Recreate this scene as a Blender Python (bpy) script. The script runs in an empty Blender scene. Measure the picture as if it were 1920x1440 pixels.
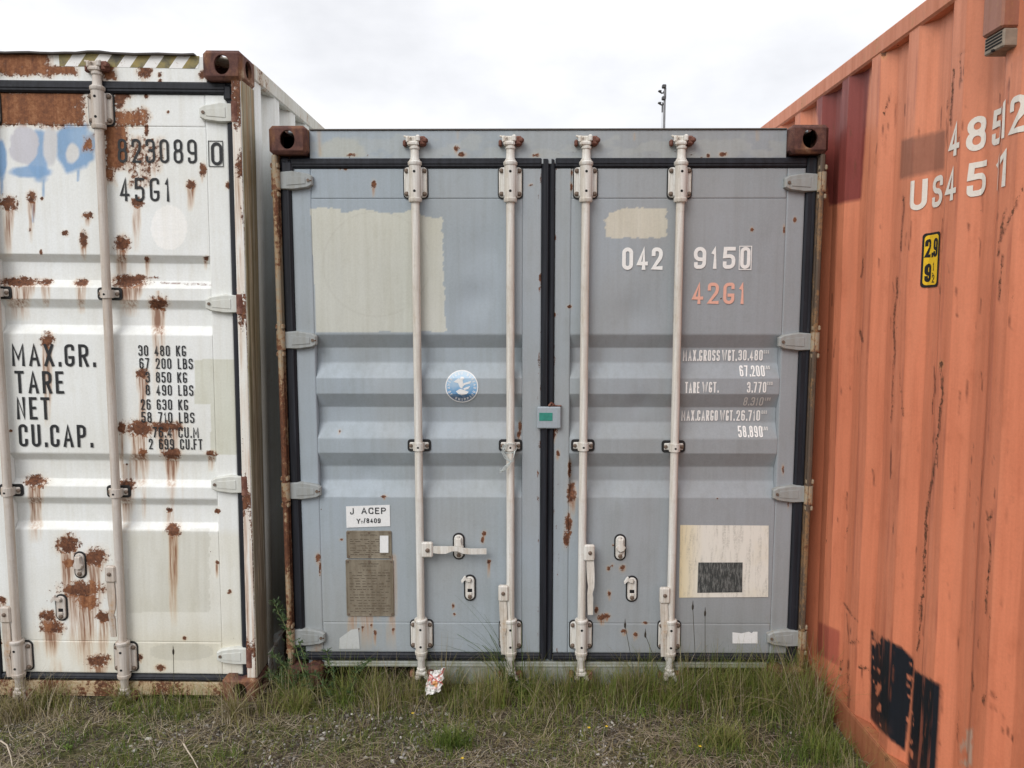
import bpy, bmesh, math, random
import numpy as np
from mathutils import Matrix, Vector, Euler
random.seed(7); RNG = np.random.default_rng(11)
R = math.radians
scn = bpy.context.scene
col = scn.collection
# ------------------------------------------------------------------ camera
CAM_H, PITCH, YAW, FPX = 1.834, 0.10877, 0.00854, 1440.0
cam = bpy.data.cameras.new('camera'); camo = bpy.data.objects.new('camera', cam); col.objects.link(camo)
cam.sensor_width = 36; cam.lens = FPX / 1920 * 36; cam.clip_start = 0.05; cam.clip_end = 3000
camo.location = (0, 0, CAM_H); camo.rotation_euler = (math.pi / 2 - PITCH, 0, YAW)
scn.camera = camo
# ------------------------------------------------------------------ light
SUN_EL, SUN_AZ = R(41), R(214)     # azimuth clockwise from +y: behind the camera, a little to the left
w = bpy.data.worlds.new('World'); scn.world = w; w.use_nodes = True
wt = w.node_tree; wt.nodes.clear()
wo = wt.nodes.new('ShaderNodeOutputWorld'); wb = wt.nodes.new('ShaderNodeBackground')
sky = wt.nodes.new('ShaderNodeTexSky'); sky.sky_type = 'NISHITA'; sky.sun_disc = False
sky.sun_elevation = SUN_EL; sky.sun_rotation = SUN_AZ
tc = wt.nodes.new('ShaderNodeTexCoord'); mp = wt.nodes.new('ShaderNodeMapping')
mp.inputs['Scale'].default_value = (1.5, 1.5, 3.0); mp.inputs['Location'].default_value = (5.7, 2.4, 0.3)
nz = wt.nodes.new('ShaderNodeTexNoise'); nz.inputs['Scale'].default_value = 1.6; nz.inputs['Detail'].default_value = 6
nz.inputs['Roughness'].default_value = 0.55
rp = wt.nodes.new('ShaderNodeValToRGB')
rp.color_ramp.elements[0].position = 0.33; rp.color_ramp.elements[0].color = (5.5, 5.55, 5.75, 1)
rp.color_ramp.elements[1].position = 0.58; rp.color_ramp.elements[1].color = (7.3, 7.3, 7.45, 1)
mx = wt.nodes.new('ShaderNodeMix'); mx.data_type = 'RGBA'; mx.inputs[0].default_value = 0.93
L_ = wt.links.new
L_(tc.outputs['Generated'], mp.inputs[0]); L_(mp.outputs[0], nz.inputs['Vector']); L_(nz.outputs[0], rp.inputs[0])
L_(sky.outputs[0], mx.inputs[6]); L_(rp.outputs[0], mx.inputs[7]); L_(mx.outputs[2], wb.inputs[0])
wb.inputs[1].default_value = 0.12
L_(wb.outputs[0], wo.inputs[0])
sl = bpy.data.lights.new('sun', 'SUN'); sl.energy = 1.5; sl.angle = R(35); sl.color = (1, 0.975, 0.94)
so = bpy.data.objects.new('sun', sl); col.objects.link(so)
d = Vector((math.sin(SUN_AZ) * math.cos(SUN_EL), math.cos(SUN_AZ) * math.cos(SUN_EL), math.sin(SUN_EL)))
so.rotation_euler = d.to_track_quat('Z', 'Y').to_euler(); so.location = (0, -5, 8)
vs = scn.view_settings; vs.view_transform = 'Standard'; vs.look = 'None'; vs.gamma = 1; vs.exposure = 0.36
vs.use_curve_mapping = False
# ------------------------------------------------------------------ pixel <-> world
cp, sp, cy, sy = math.cos(PITCH), math.sin(PITCH), math.cos(YAW), math.sin(YAW)
def ray(u, v):
    vx = (u - 960) / FPX; vy = (720 - v) / FPX
    y = cp + vy * sp; z = -sp + vy * cp
    return np.array([vx * cy - y * sy, vx * sy + y * cy, z])
def pix(P):
    X, Y, Z = P[:, 0], P[:, 1], P[:, 2] - CAM_H
    x = X * cy + Y * sy; y = -X * sy + Y * cy
    fw = np.maximum(y * cp - Z * sp, 0.05); up = y * sp + Z * cp
    return 960 + FPX * x / fw, 720 - FPX * up / fw
def ground_pt(u, v, z=0.0):
    d = ray(u, v); t = (z - CAM_H) / d[2]; return d * t + np.array([0, 0, CAM_H])
def at_depth(u, v, Y):
    d = ray(u, v); t = Y / d[1]; return d * t + np.array([0, 0, CAM_H])
# ------------------------------------------------------------------ numpy value noise
def _h(i, j, s):
    n = (i * 374761393 + j * 668265263 + s * 974634541) & 0x7fffffff
    n = ((n ^ (n >> 13)) * 1274126177) & 0x7fffffff
    return ((n ^ (n >> 16)) & 0xffff) / 65535.0
def vnoise(x, y, s=0):
    x = np.asarray(x, float); y = np.asarray(y, float)
    i = np.floor(x).astype(np.int64); j = np.floor(y).astype(np.int64); fx = x - i; fy = y - j
    fx = fx * fx * (3 - 2 * fx); fy = fy * fy * (3 - 2 * fy)
    a = _h(i, j, s); b = _h(i + 1, j, s); c = _h(i, j + 1, s); d = _h(i + 1, j + 1, s)
    return (a * (1 - fx) + b * fx) * (1 - fy) + (c * (1 - fx) + d * fx) * fy
def fbm(x, y, s=0, o=4):
    t = 0; a = 0.5
    for k in range(o):
        t = t + a * vnoise(x * 2 ** k, y * 2 ** k, s + k); a *= 0.5
    return t / (1 - 0.5 ** o)
def sstep(a, b, x):
    t = np.clip((x - a) / (b - a), 0, 1); return t * t * (3 - 2 * t)
def srgb(r, g, b):
    f = lambda c: (c / 255 / 12.92) if c <= 10 else ((c / 255 + 0.055) / 1.055) ** 2.4
    return (f(r), f(g), f(b))
# ------------------------------------------------------------------ node helper
class NG:
    def __init__(s, name):
        s.m = bpy.data.materials.new(name); s.m.use_nodes = True; s.t = s.m.node_tree; s.t.nodes.clear()
        s.out = s.t.nodes.new('ShaderNodeOutputMaterial'); s.b = s.t.nodes.new('ShaderNodeBsdfPrincipled')
        s.t.links.new(s.b.outputs[0], s.out.inputs[0]); s._c = None
    def put(s, sock, v):
        if v is None: return
        if hasattr(v, 'default_value') or isinstance(v, bpy.types.NodeSocket): s.t.links.new(v, sock)
        elif isinstance(v, (tuple, list)) and len(v) == 3 and sock.type == 'RGBA': sock.default_value = (*v, 1)
        else: sock.default_value = v
    def coord(s, scale=None, loc=(0, 0, 0), kind='Object'):
        if s._c is None: s._c = s.t.nodes.new('ShaderNodeTexCoord')
        o = s._c.outputs[kind]
        if scale is None: return o
        m = s.t.nodes.new('ShaderNodeMapping'); m.inputs['Scale'].default_value = scale; m.inputs['Location'].default_value = loc
        s.t.links.new(o, m.inputs[0]); return m.outputs[0]
    def noise(s, vec, scale=1, detail=4, rough=0.55):
        n = s.t.nodes.new('ShaderNodeTexNoise'); s.t.links.new(vec, n.inputs['Vector'])
        n.inputs['Scale'].default_value = scale; n.inputs['Detail'].default_value = detail; n.inputs['Roughness'].default_value = rough
        return n.outputs[0]
    def voro(s, vec, scale, out='Distance', rnd=1):
        n = s.t.nodes.new('ShaderNodeTexVoronoi'); s.t.links.new(vec, n.inputs['Vector']); n.inputs['Scale'].default_value = scale
        n.inputs['Randomness'].default_value = rnd; return n.outputs[out]
    def math(s, op, a, b=None, clamp=False):
        n = s.t.nodes.new('ShaderNodeMath'); n.operation = op; n.use_clamp = clamp; s.put(n.inputs[0], a); s.put(n.inputs[1], b); return n.outputs[0]
    def mr(s, v, a, b, c=0.0, d=1.0, smooth=False):
        n = s.t.nodes.new('ShaderNodeMapRange'); n.clamp = True
        if smooth: n.interpolation_type = 'SMOOTHSTEP'
        for i, x in enumerate((v, a, b, c, d)): s.put(n.inputs[i], x)
        return n.outputs[0]
    def mix(s, f, a, b, mode='MIX'):
        n = s.t.nodes.new('ShaderNodeMix'); n.data_type = 'RGBA'; n.blend_type = mode
        s.put(n.inputs[0], f); s.put(n.inputs[6], a); s.put(n.inputs[7], b); return n.outputs[2]
    def ramp(s, f, stops, const=False):
        n = s.t.nodes.new('ShaderNodeValToRGB'); e = n.color_ramp.elements
        if const: n.color_ramp.interpolation = 'CONSTANT'
        while len(e) < len(stops): e.new(0.5)
        for i, (p, c) in enumerate(stops): e[i].position = p; e[i].color = (*c, 1)
        s.t.links.new(f, n.inputs[0]); return n.outputs[0]
    def attr(s, name, out='Fac'):
        n = s.t.nodes.new('ShaderNodeAttribute'); n.attribute_name = name; return n.outputs[out]
    def bump(s, h, strength=0.3, dist=0.002):
        n = s.t.nodes.new('ShaderNodeBump'); n.inputs['Strength'].default_value = strength; n.inputs['Distance'].default_value = dist
        s.put(n.inputs['Height'], h); s.t.links.new(n.outputs[0], s.b.inputs['Normal'])
    def sep(s, vec):
        n = s.t.nodes.new('ShaderNodeSeparateXYZ'); s.t.links.new(vec, n.inputs[0]); return n.outputs
    def end(s, color, rough=0.5, metal=0.0, spec=None):
        s.put(s.b.inputs['Base Color'], color); s.put(s.b.inputs['Roughness'], rough); s.put(s.b.inputs['Metallic'], metal)
        if spec is not None: s.b.inputs['Specular IOR Level'].default_value = spec
        return s.m
RUST_D, RUST_M, RUST_L = (0.045, 0.019, 0.013), (0.115, 0.045, 0.023), (0.25, 0.105, 0.05)
def rust_col(g, sc=1.0, flake=None):
    n1 = g.noise(g.coord(), 75 * sc, 4, 0.75); n2 = g.noise(g.coord(), 9 * sc, 2)
    c = g.ramp(n1, [(0.30, RUST_D), (0.5, RUST_M), (0.72, RUST_L)])
    return g.mix(g.mr(n2, 0.45, 0.75, 0, .6), c, g.mix(0.5, c, (0.26, 0.12, 0.07)))
def painted(name, base=None, rust=0.0, dirt=0.25, attr=True, rough=0.5, chips=0.0, streak_rust=0.0, flow=(1, 1, 0.05), dirtcol=(0.30, 0.27, 0.21), grain=0.0, relief=False):
    """painted steel. attr: reads tint / rust / stain attributes; rust: extra procedural rust share 0..1"""
    g = NG(name); o = g.coord()
    c = g.attr('tint', 'Color') if attr else base
    # subtle tone drift, vertical rain streaks
    big = g.noise(o, 2.2, 3); stre = g.noise(g.coord((38 * flow[0], 38 * flow[1], 38 * flow[2])), 1, 3, 0.6); fine = g.noise(o, 120, 2, 0.7)
    k_ = .66 / max(dirtcol); tone = tuple(x * k_ for x in dirtcol)
    c = g.mix(g.mr(big, 0.3, 0.75, 0, 0.3), c, tone, 'MULTIPLY')
    c = g.mix(g.mr(stre, 0.42, 0.78, 0, dirt), c, tone, 'MULTIPLY')
    c = g.mix(g.mr(g.noise(g.coord((1, 1, .6), (4, 2, 1)), 16, 3, .7), .55, .72, 0, dirt * .55), c, tone, 'MULTIPLY')
    c = g.mix(0.10, c, g.ramp(fine, [(0.3, (0.2, 0.2, 0.2)), (0.7, (1, 1, 1))]), 'MULTIPLY')
    if grain: c = g.mix(g.mr(g.noise(g.coord((150, 150, 6)), 1, 4, 0.7), 0.4, 0.65, 0, grain), c, g.mix(0.7, c, (0.12, 0.10, 0.07)))
    rn = g.noise(o, 62, 5, 0.75)
    mask = 0.0
    if attr:
        st = g.attr('stain'); sn = g.noise(g.coord((95 * flow[0], 95 * flow[1], 5.5)), 1, 3, 0.6)
        f = g.math('MULTIPLY', st, g.mr(sn, 0.33, 0.66, 0.22, 1.25), True)
        c = g.mix(g.math('MULTIPLY', f, 0.9), c, g.ramp(f, [(0.0, (0.66, 0.46, 0.20)), (0.45, (0.46, 0.23, 0.075)), (1, (0.22, 0.085, 0.03))]))
        ra = g.math('ADD', g.attr('rust'), g.math('MULTIPLY', g.math('SUBTRACT', rn, 0.5), 1.9))
        mask = g.mr(ra, 0.46, 0.58)
    if rust > 0:
        m = g.math('ADD', g.math('MULTIPLY', g.noise(g.coord((1, 1, 0.35)), 7, 5, 0.65), 0.62), g.math('MULTIPLY', rn, 0.38))
        th = 0.70 - 0.36 * rust
        m2 = g.mr(m, th, th + 0.045)
        halo = g.mr(m, th - 0.07, th + 0.01, 0, 0.55)
        c = g.mix(halo, c, (0.42, 0.23, 0.09))
        mask = g.math('MAXIMUM', mask, m2) if attr else m2
    if chips > 0:
        vd = g.voro(o, 21, 'Distance'); vc = g.voro(o, 21, 'Color')
        sel = g.math('GREATER_THAN', g.sep(vc)[0], 1 - chips)
        rad = g.mr(g.sep(vc)[1], 0, 1, 0.03, 0.12)
        dist = g.math('ADD', vd, g.math('MULTIPLY', g.math('SUBTRACT', rn, 0.5), 0.12))
        m3 = g.math('MULTIPLY', sel, g.math('LESS_THAN', dist, rad))
        mask = g.math('MAXIMUM', mask, m3)
    rc = rust_col(g)
    if attr: rc = g.mix(g.mr(g.attr('stain'), .55, .9, 0, .75), rc, g.ramp(g.math('ADD', g.math('MULTIPLY', stre, .45), g.math('MULTIPLY', rn, .55)), [(.36, (.11, .042, .022)), (.5, (.27, .105, .045)), (.64, (.46, .23, .115))]))
    c = g.mix(mask, c, rc)
    rgh = g.mix(mask, (rough,) * 3, (0.9,) * 3)
    rgh = g.mix(0.25, rgh, g.ramp(stre, [(0.3, (0.25,) * 3), (0.7, (0.8,) * 3)]))
    nb = g.noise(o, 34, 2, .6)
    h = g.math('ADD', g.math('MULTIPLY', g.attr('rust'), g.math('MULTIPLY', rn, 1.6)), g.math('MULTIPLY', nb, 0.12)) if attr else g.math('MULTIPLY', nb, .2)
    g.bump(h, 0.55, 0.0022)
    return g.end(c, rgh, 0, 0.35)
# ------------------------------------------------------------------ mesh builder
class MB:
    def __init__(s): s.v = []; s.f = []; s.m = []
    def add(s, vs_, fs, mat=0):
        k = len(s.v); s.v += [tuple(map(float, p)) for p in vs_]; s.f += [tuple(i + k for i in f) for f in fs]; s.m += [mat] * len(fs); return s
    def box(s, x0, x1, y0, y1, z0, z1, mat=0, c=0.003, M=None, skip=()):
        lo = (min(x0, x1), min(y0, y1), min(z0, z1)); hi = (max(x0, x1), max(y0, y1), max(z0, z1))
        c = min(c, *[(hi[i] - lo[i]) * 0.45 for i in range(3)])
        vs_ = []; ix = {}
        for sx in (0, 1):
            for sy_ in (0, 1):
                for sz in (0, 1):
                    sg = (sx, sy_, sz)
                    for a in range(3):
                        p = []
                        for k in range(3):
                            e = hi[k] if sg[k] else lo[k]; ins = c if k != a else 0
                            p.append(e - ins if sg[k] else e + ins)
                        ix[(sg, a)] = len(vs_); vs_.append(p)
        fs = []
        for a in range(3):
            b, d_ = [k for k in range(3) if k != a]
            for sg in (0, 1):
                if (a, sg) in skip: continue
                q = []
                for (p, r) in ((0, 0), (1, 0), (1, 1), (0, 1)):
                    t = [0, 0, 0]; t[a] = sg; t[b] = p; t[d_] = r; q.append(ix[(tuple(t), a)])
                fs.append(q)
            for p in (0, 1):
                for r in (0, 1):
                    t0 = [0, 0, 0]; t0[b] = p; t0[d_] = r; t1 = list(t0); t0[a] = 0; t1[a] = 1
                    fs.append([ix[(tuple(t0), b)], ix[(tuple(t1), b)], ix[(tuple(t1), d_)], ix[(tuple(t0), d_)]])
        for sx in (0, 1):
            for sy_ in (0, 1):
                for sz in (0, 1): fs.append([ix[((sx, sy_, sz), a)] for a in range(3)])
        if M is not None: vs_ = [M @ Vector(p) for p in vs_]
        return s.add(vs_, fs, mat)
    def tube(s, pts, r, n=12, mat=0, caps=True):
        pts = [Vector(p) for p in pts]; rs = r if isinstance(r, (list, tuple)) else [r] * len(pts)
        vs_ = []; fs = []; up = None
        for i, p in enumerate(pts):
            t = (pts[min(i + 1, len(pts) - 1)] - pts[max(i - 1, 0)]).normalized()
            if up is None: up = t.orthogonal().normalized()
            up = (up - t * up.dot(t)); up = up.normalized() if up.length > 1e-6 else t.orthogonal().normalized()
            q = t.cross(up)
            for k in range(n):
                a = 2 * math.pi * k / n; vs_.append(p + (up * math.cos(a) + q * math.sin(a)) * rs[i])
        for i in range(len(pts) - 1):
            for k in range(n): fs.append([i * n + k, i * n + (k + 1) % n, (i + 1) * n + (k + 1) % n, (i + 1) * n + k])
        if caps: fs.append(list(range(n))[::-1]); fs.append([(len(pts) - 1) * n + k for k in range(n)])
        return s.add(vs_, fs, mat)
    def lathe(s, prof, c, n=20, mat=0, axis='Z'):   # prof (r, t)
        vs_ = []; fs = []
        for r, t in prof:
            for k in range(n):
                a = 2 * math.pi * k / n; q = (r * math.cos(a), r * math.sin(a))
                p = (q[0], q[1], t) if axis == 'Z' else (q[0], t, q[1])
                vs_.append((c[0] + p[0], c[1] + p[1], c[2] + p[2]))
        for i in range(len(prof) - 1):
            for k in range(n): fs.append([i * n + k, i * n + (k + 1) % n, (i + 1) * n + (k + 1) % n, (i + 1) * n + k])
        fs.append(list(range(n))[::-1]); fs.append([(len(prof) - 1) * n + k for k in range(n)])
        return s.add(vs_, fs, mat)
    def prism(s, poly, y0, y1, mat=0, c=0.0):       # poly in (x, z); front y0, chamfer c on the front edge
        n = len(poly); cx = sum(p[0] for p in poly) / n; cz = sum(p[1] for p in poly) / n
        vs_ = []
        def sh(p, e):
            dx, dz = p[0] - cx, p[1] - cz; l = math.hypot(dx, dz) or 1; k = max(0, 1 - e / l); return (cx + dx * k, cz + dz * k)
        rings = [(y1, 0), (y0 + c * (1 if y1 > y0 else -1), 0), (y0, c)] if c else [(y1, 0), (y0, 0)]
        for y, e in rings:
            for p in poly: q = sh(p, e); vs_.append((q[0], y, q[1]))
        fs = []
        for i in range(len(rings) - 1):
            for k in range(n): fs.append([i * n + k, i * n + (k + 1) % n, (i + 1) * n + (k + 1) % n, (i + 1) * n + k])
        fs.append(list(range(n))); fs.append([(len(rings) - 1) * n + k for k in range(n)][::-1])
        return s.add(vs_, fs, mat)
    def strip(s, pts, wid, th, side=(0, 0, 1), mat=0):   # rectangular bar swept along pts
        pts = [Vector(p) for p in pts]; vs_ = []; fs = []; sd = Vector(side)
        for i, p in enumerate(pts):
            t = (pts[min(i + 1, len(pts) - 1)] - pts[max(i - 1, 0)]).normalized()
            a = (sd - t * sd.dot(t)).normalized(); b = t.cross(a)
            ww = wid[i] if isinstance(wid, (list, tuple)) else wid
            for sa, sb in ((-1, -1), (1, -1), (1, 1), (-1, 1)): vs_.append(p + a * (sa * ww / 2) + b * (sb * th / 2))
        for i in range(len(pts) - 1):
            for k in range(4): fs.append([i * 4 + k, i * 4 + (k + 1) % 4, i * 4 + 4 + (k + 1) % 4, i * 4 + 4 + k])
        fs += [[3, 2, 1, 0], [len(vs_) - 4 + k for k in range(4)]]
        return s.add(vs_, fs, mat)
    def mesh(s, name, mats, smooth=35, recalc=True):
        me = bpy.data.meshes.new(name); me.from_pydata(s.v, [], s.f)
        for m in (mats if isinstance(mats, (list, tuple)) else [mats]): me.materials.append(m)
        me.polygons.foreach_set('material_index', s.m)
        if recalc:
            bm = bmesh.new(); bm.from_mesh(me); bmesh.ops.recalc_face_normals(bm, faces=bm.faces); bm.to_mesh(me); bm.free()
        if smooth: me.polygons.foreach_set('use_smooth', [True] * len(me.polygons)); me.set_sharp_from_angle(angle=R(smooth))
        me.update(); return me
    def build(s, name, mats, parent=None, smooth=35, loc=None, recalc=True):
        return link(name, s.mesh(name, mats, smooth, recalc), parent, loc)
def link(name, me, parent=None, loc=None):
    o = bpy.data.objects.new(name, me); col.objects.link(o)
    if parent is not None: o.parent = parent
    if loc is not None: o.location = loc
    return o
def tag(o, label=None, cat=None, group=None, kind=None):
    if label: o['label'] = label
    if cat: o['category'] = cat
    if group: o['group'] = group
    if kind: o['kind'] = kind
    return o
def rrect(cx, cz, w_, h_, r, n=4):
    pts = []
    for (sx, sz, a0) in ((1, 1, 0), (-1, 1, 90), (-1, -1, 180), (1, -1, 270)):
        for k in range(n + 1):
            a = R(a0 + 90 * k / n); pts.append((cx + sx * (w_ / 2 - r) + r * math.cos(a), cz + sz * (h_ / 2 - r) + r * math.sin(a)))
    return pts
# ------------------------------------------------------------------ height-field sheet with paint attributes
def sheet(name, us, zs, fn, mat, parent, paint=None, skirt=(0, 0.02, 0), M=None):
    """fn(U,Z)->XYZ arrays; paint(u_px, v_px, XYZ)->(tint, rust, stain)"""
    U, Z = np.meshgrid(us, zs); P = fn(U, Z); nu, nz_ = len(us), len(zs)
    V = P.reshape(-1, 3)
    i = np.arange(nu * nz_).reshape(nz_, nu)
    q = np.stack([i[:-1, :-1], i[:-1, 1:], i[1:, 1:], i[1:, :-1]], -1).reshape(-1, 4)
    if skirt is not None:
        b = np.concatenate([i[0, :], i[1:, -1], i[-1, -2::-1], i[-2:0:-1, 0]])
        k = len(V); V = np.concatenate([V, V[b] + np.array(skirt)])
        j = np.arange(len(b)) + k
        q = np.concatenate([q, np.stack([b, j, np.roll(j, -1), np.roll(b, -1)], -1)])
    me = bpy.data.meshes.new(name); me.vertices.add(len(V)); me.vertices.foreach_set('co', V.ravel())
    me.loops.add(q.size); me.loops.foreach_set('vertex_index', q.ravel().astype(np.int32))
    me.polygons.add(len(q)); me.polygons.foreach_set('loop_start', np.arange(0, q.size, 4, dtype=np.int32))
    me.materials.append(mat); me.update(calc_edges=True); me.validate()
    if paint is not None:
        Mw = np.array(M if M is not None else parent_matrix(parent)); W = V @ Mw[:3, :3].T + Mw[:3, 3]
        u, v = pix(W); t, r, s_ = paint(u, v, V)
        a = me.attributes.new('tint', 'FLOAT_COLOR', 'POINT'); a.data.foreach_set('color', np.concatenate([t, np.ones((len(t), 1))], 1).ravel())
        a = me.attributes.new('rust', 'FLOAT', 'POINT'); a.data.foreach_set('value', r)
        a = me.attributes.new('stain', 'FLOAT', 'POINT'); a.data.foreach_set('value', s_)
    return link(name, me, parent)
def parent_matrix(o):
    m = Matrix.Identity(4)
    while o is not None:
        m = Matrix.LocRotScale(o.location, o.rotation_euler, None) @ m; o = o.parent
    return m
def lines(a, b, step, breaks=(), edge=0.003):
    n = max(1, int(math.ceil((b - a - 2 * edge) / step)))
    s = set(np.round(np.linspace(a + edge, b - edge, n + 1), 5)) | {round(a, 5), round(b, 5)} | {round(x, 5) for x in breaks if a < x < b}
    s = sorted(s); o = [s[0]]
    br = {round(x, 5) for x in breaks} | {round(b, 5)}
    for x in s[1:]:
        if x - o[-1] < step * 0.3 and x not in br and len(o) > 2: continue
        o.append(x)
    return np.array(o)
def blob(u, v, cu, cv, ru, rv, wob=0.25, seed=0):
    n = fbm(u / 9.0, v / 9.0, seed, 3) - 0.5
    return np.sqrt(((u - cu) / ru) ** 2 + ((v - cv) / rv) ** 2) + n * wob * 2
def in_poly(u, v, poly):
    ins = np.zeros(len(u), bool); n = len(poly)
    for k in range(n):
        (x0, y0), (x1, y1) = poly[k], poly[(k + 1) % n]
        c = ((y0 > v) != (y1 > v)) & (u < (x1 - x0) * (v - y0) / ((y1 - y0) or 1e-9) + x0); ins ^= c
    return ins
def seg_dist(u, v, a, b):
    ax, ay = a; bx, by = b; dx, dy = bx - ax, by - ay; t = np.clip(((u - ax) * dx + (v - ay) * dy) / (dx * dx + dy * dy), 0, 1)
    return np.hypot(u - ax - t * dx, v - ay - t * dy)
# ------------------------------------------------------------------ stroke lettering
_R = 9
GL = {
 '0': [[(0,0,_R),(1,0,_R),(1,1,_R),(0,1,_R),'c']], '1': [[(.15,.80),(.62,1),(.62,0)]], '2': [[(0,.74),(0,1,_R),(1,1,_R),(1,.60,.3),(0,0),(1,0)]],
 '3': [[(0,.80),(0,1,_R),(1,1,_R),(1,.53,_R),(.4,.53)],[(.4,.53),(1,.53,_R),(1,0,_R),(0,0,_R),(0,.20)]], '4': [[(1,.24),(0,.24),(.68,1),(.68,0)]],
 '5': [[(1,1),(.06,1),(0,.58),(1,.62,_R),(1,0,_R),(0,0,_R),(0,.20)]], '6': [[(.95,.84),(.95,1,_R),(0,1,_R),(0,0,_R),(1,0,_R),(1,.58,_R),(0,.58)]],
 '7': [[(0,1),(1,1),(.35,0)]], '8': [[(.05,.53,_R),(.95,.53,_R),(.95,1,_R),(.05,1,_R),'c'],[(0,0,_R),(1,0,_R),(1,.53,_R),(0,.53,_R),'c']],
 '9': [[(.05,.16),(.05,0,_R),(1,0,_R),(1,1,_R),(0,1,_R),(0,.42,_R),(1,.42)]],
 'A': [[(0,0),(.5,1),(1,0)],[(.2,.3),(.8,.3)]], 'B': [[(0,0),(0,1),(.9,1,_R),(.9,.53,_R),(0,.53)],[(0,.53),(1,.53,_R),(1,0,_R),(0,0)]],
 'C': [[(1,.74),(1,1,_R),(0,1,_R),(0,0,_R),(1,0,_R),(1,.26)]], 'D': [[(0,0),(0,1),(1,1,_R),(1,0,_R),(0,0)]], 'E': [[(1,1),(0,1),(0,0),(1,0)],[(0,.52),(.8,.52)]],
 'F': [[(1,1),(0,1),(0,0)],[(0,.52),(.8,.52)]], 'G': [[(1,.82),(1,1,_R),(0,1,_R),(0,0,_R),(1,0,_R),(1,.40),(.55,.40)]], 'H': [[(0,0),(0,1)],[(1,0),(1,1)],[(0,.52),(1,.52)]],
 'I': [[(.5,0),(.5,1)]], 'J': [[(.95,1),(.95,0,_R),(0,0,_R),(0,.26)]], 'K': [[(0,0),(0,1)],[(1,1),(.02,.38)],[(.33,.58),(1,0)]], 'L': [[(0,1),(0,0),(1,0)]],
 'M': [[(0,0),(0,1),(.5,.3),(1,1),(1,0)]], 'N': [[(0,0),(0,1),(1,0),(1,1)]], 'P': [[(0,0),(0,1),(1,1,_R),(1,.48,_R),(0,.48)]],
 'R': [[(0,0),(0,1),(1,1,_R),(1,.48,_R),(0,.48)],[(.5,.48),(1,0)]], 'S': [[(1,.80),(1,1,_R),(0,1,_R),(0,.54,_R),(1,.50,_R),(1,0,_R),(0,0,_R),(0,.20)]],
 'T': [[(0,1),(1,1)],[(.5,1),(.5,0)]], 'U': [[(0,1),(0,0,_R),(1,0,_R),(1,1)]], 'V': [[(0,1),(.5,0),(1,1)]], 'W': [[(0,1),(.25,0),(.5,.8),(.75,0),(1,1)]],
 'X': [[(0,0),(1,1)],[(0,1),(1,0)]], 'Y': [[(0,1),(.5,.48),(1,1)],[(.5,.48),(.5,0)]], 'Z': [[(0,1),(1,1),(0,0),(1,0)]], '/': [[(0,-.05),(1,1.05)]], '-': [[(.1,.45),(.9,.45)]],
 '.': [[(.5,-.01),(.5,.09)]], ' ': [], '|': [[(0,0),(1,0),(1,1),(0,1),'c']],
}
GL['O'] = GL['0']
GW = {'M': 1.3, 'W': 1.75, '1': .55, 'I': .3, '.': .22, ' ': .75, 'A': 1.12, 'V': 1.05, 'X': 1.0, 'J': .9, '/': .7, 'E': .88, 'F': .85, 'L': .85}
def _round(pts, closed, sc, rw):
    P = [np.array([p[0] * sc[0], p[1] * sc[1]]) for p in pts]; rr = [(p[2] if len(p) > 2 else 0) for p in pts]; n = len(P); out = []
    for i in range(n):
        if rr[i] == 0 or (not closed and i in (0, n - 1)): out.append(P[i]); continue
        a, b, c = P[i - 1], P[i], P[(i + 1) % n]; d1 = a - b; d2 = c - b; l1 = np.hypot(*d1); l2 = np.hypot(*d2); d1 /= l1; d2 /= l2
        t = min(rr[i] * rw if rr[i] < 1 else rw, l1 * .5, l2 * .5) if rr[i] >= 1 else min(rr[i] * rw * 2, l1 * .5, l2 * .5)
        for k in range(6):
            s = k / 5; p0 = b + d1 * t; p2 = b + d2 * t; kk = 0.5523
            c0 = p0 + (b - p0) * kk; c1 = p2 + (b - p2) * kk
            out.append(p0 * (1 - s) ** 3 + 3 * c0 * s * (1 - s) ** 2 + 3 * c1 * s * s * (1 - s) + p2 * s ** 3)
    o2 = [out[0]]
    for p in out[1:]:
        if np.hypot(*(p - o2[-1])) > 1e-6: o2.append(p)
    if closed and np.hypot(*(o2[0] - o2[-1])) < 1e-6: o2.pop()
    return o2
def glyph(ch, w_, h_, st):
    """quads of one character in a w_ x h_ box; stroke width st"""
    V = []; F = []
    for stk in GL.get(ch, []):
        closed = stk[-1] == 'c'; pts = stk[:-1] if closed else stk
        sc = (max(w_ - st, 1e-5), max(h_ - st, 1e-5)); P = _round(pts, closed, sc, sc[0] / 2); n = len(P); k0 = len(V)
        for i in range(n):
            a = P[i - 1] if (closed or i) else None; c = P[(i + 1) % n] if (closed or i < n - 1) else None
            d1 = (P[i] - a) / np.hypot(*(P[i] - a)) if a is not None else None; d2 = (c - P[i]) / np.hypot(*(c - P[i])) if c is not None else None
            if d1 is None: d1 = d2
            if d2 is None: d2 = d1
            n1 = np.array([-d1[1], d1[0]]); n2 = np.array([-d2[1], d2[0]]); m = n1 + n2; L = np.hypot(*m)
            m = n1 if L < 1e-3 else m / L; k = st / 2 / max(0.62, m @ n1); off = m * k
            e = np.array([0., 0.])
            if not closed and i == 0: e = -d1 * st / 2
            if not closed and i == n - 1: e = d1 * st / 2
            for sg in (1, -1): V.append(P[i] + e + off * sg + st / 2)
        for i in range(n if closed else n - 1):
            a = k0 + 2 * i; b = k0 + 2 * ((i + 1) % n); F.append((a, a + 1, b + 1, b))
    return V, F
from mathutils.geometry import delaunay_2d_cdt
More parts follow.
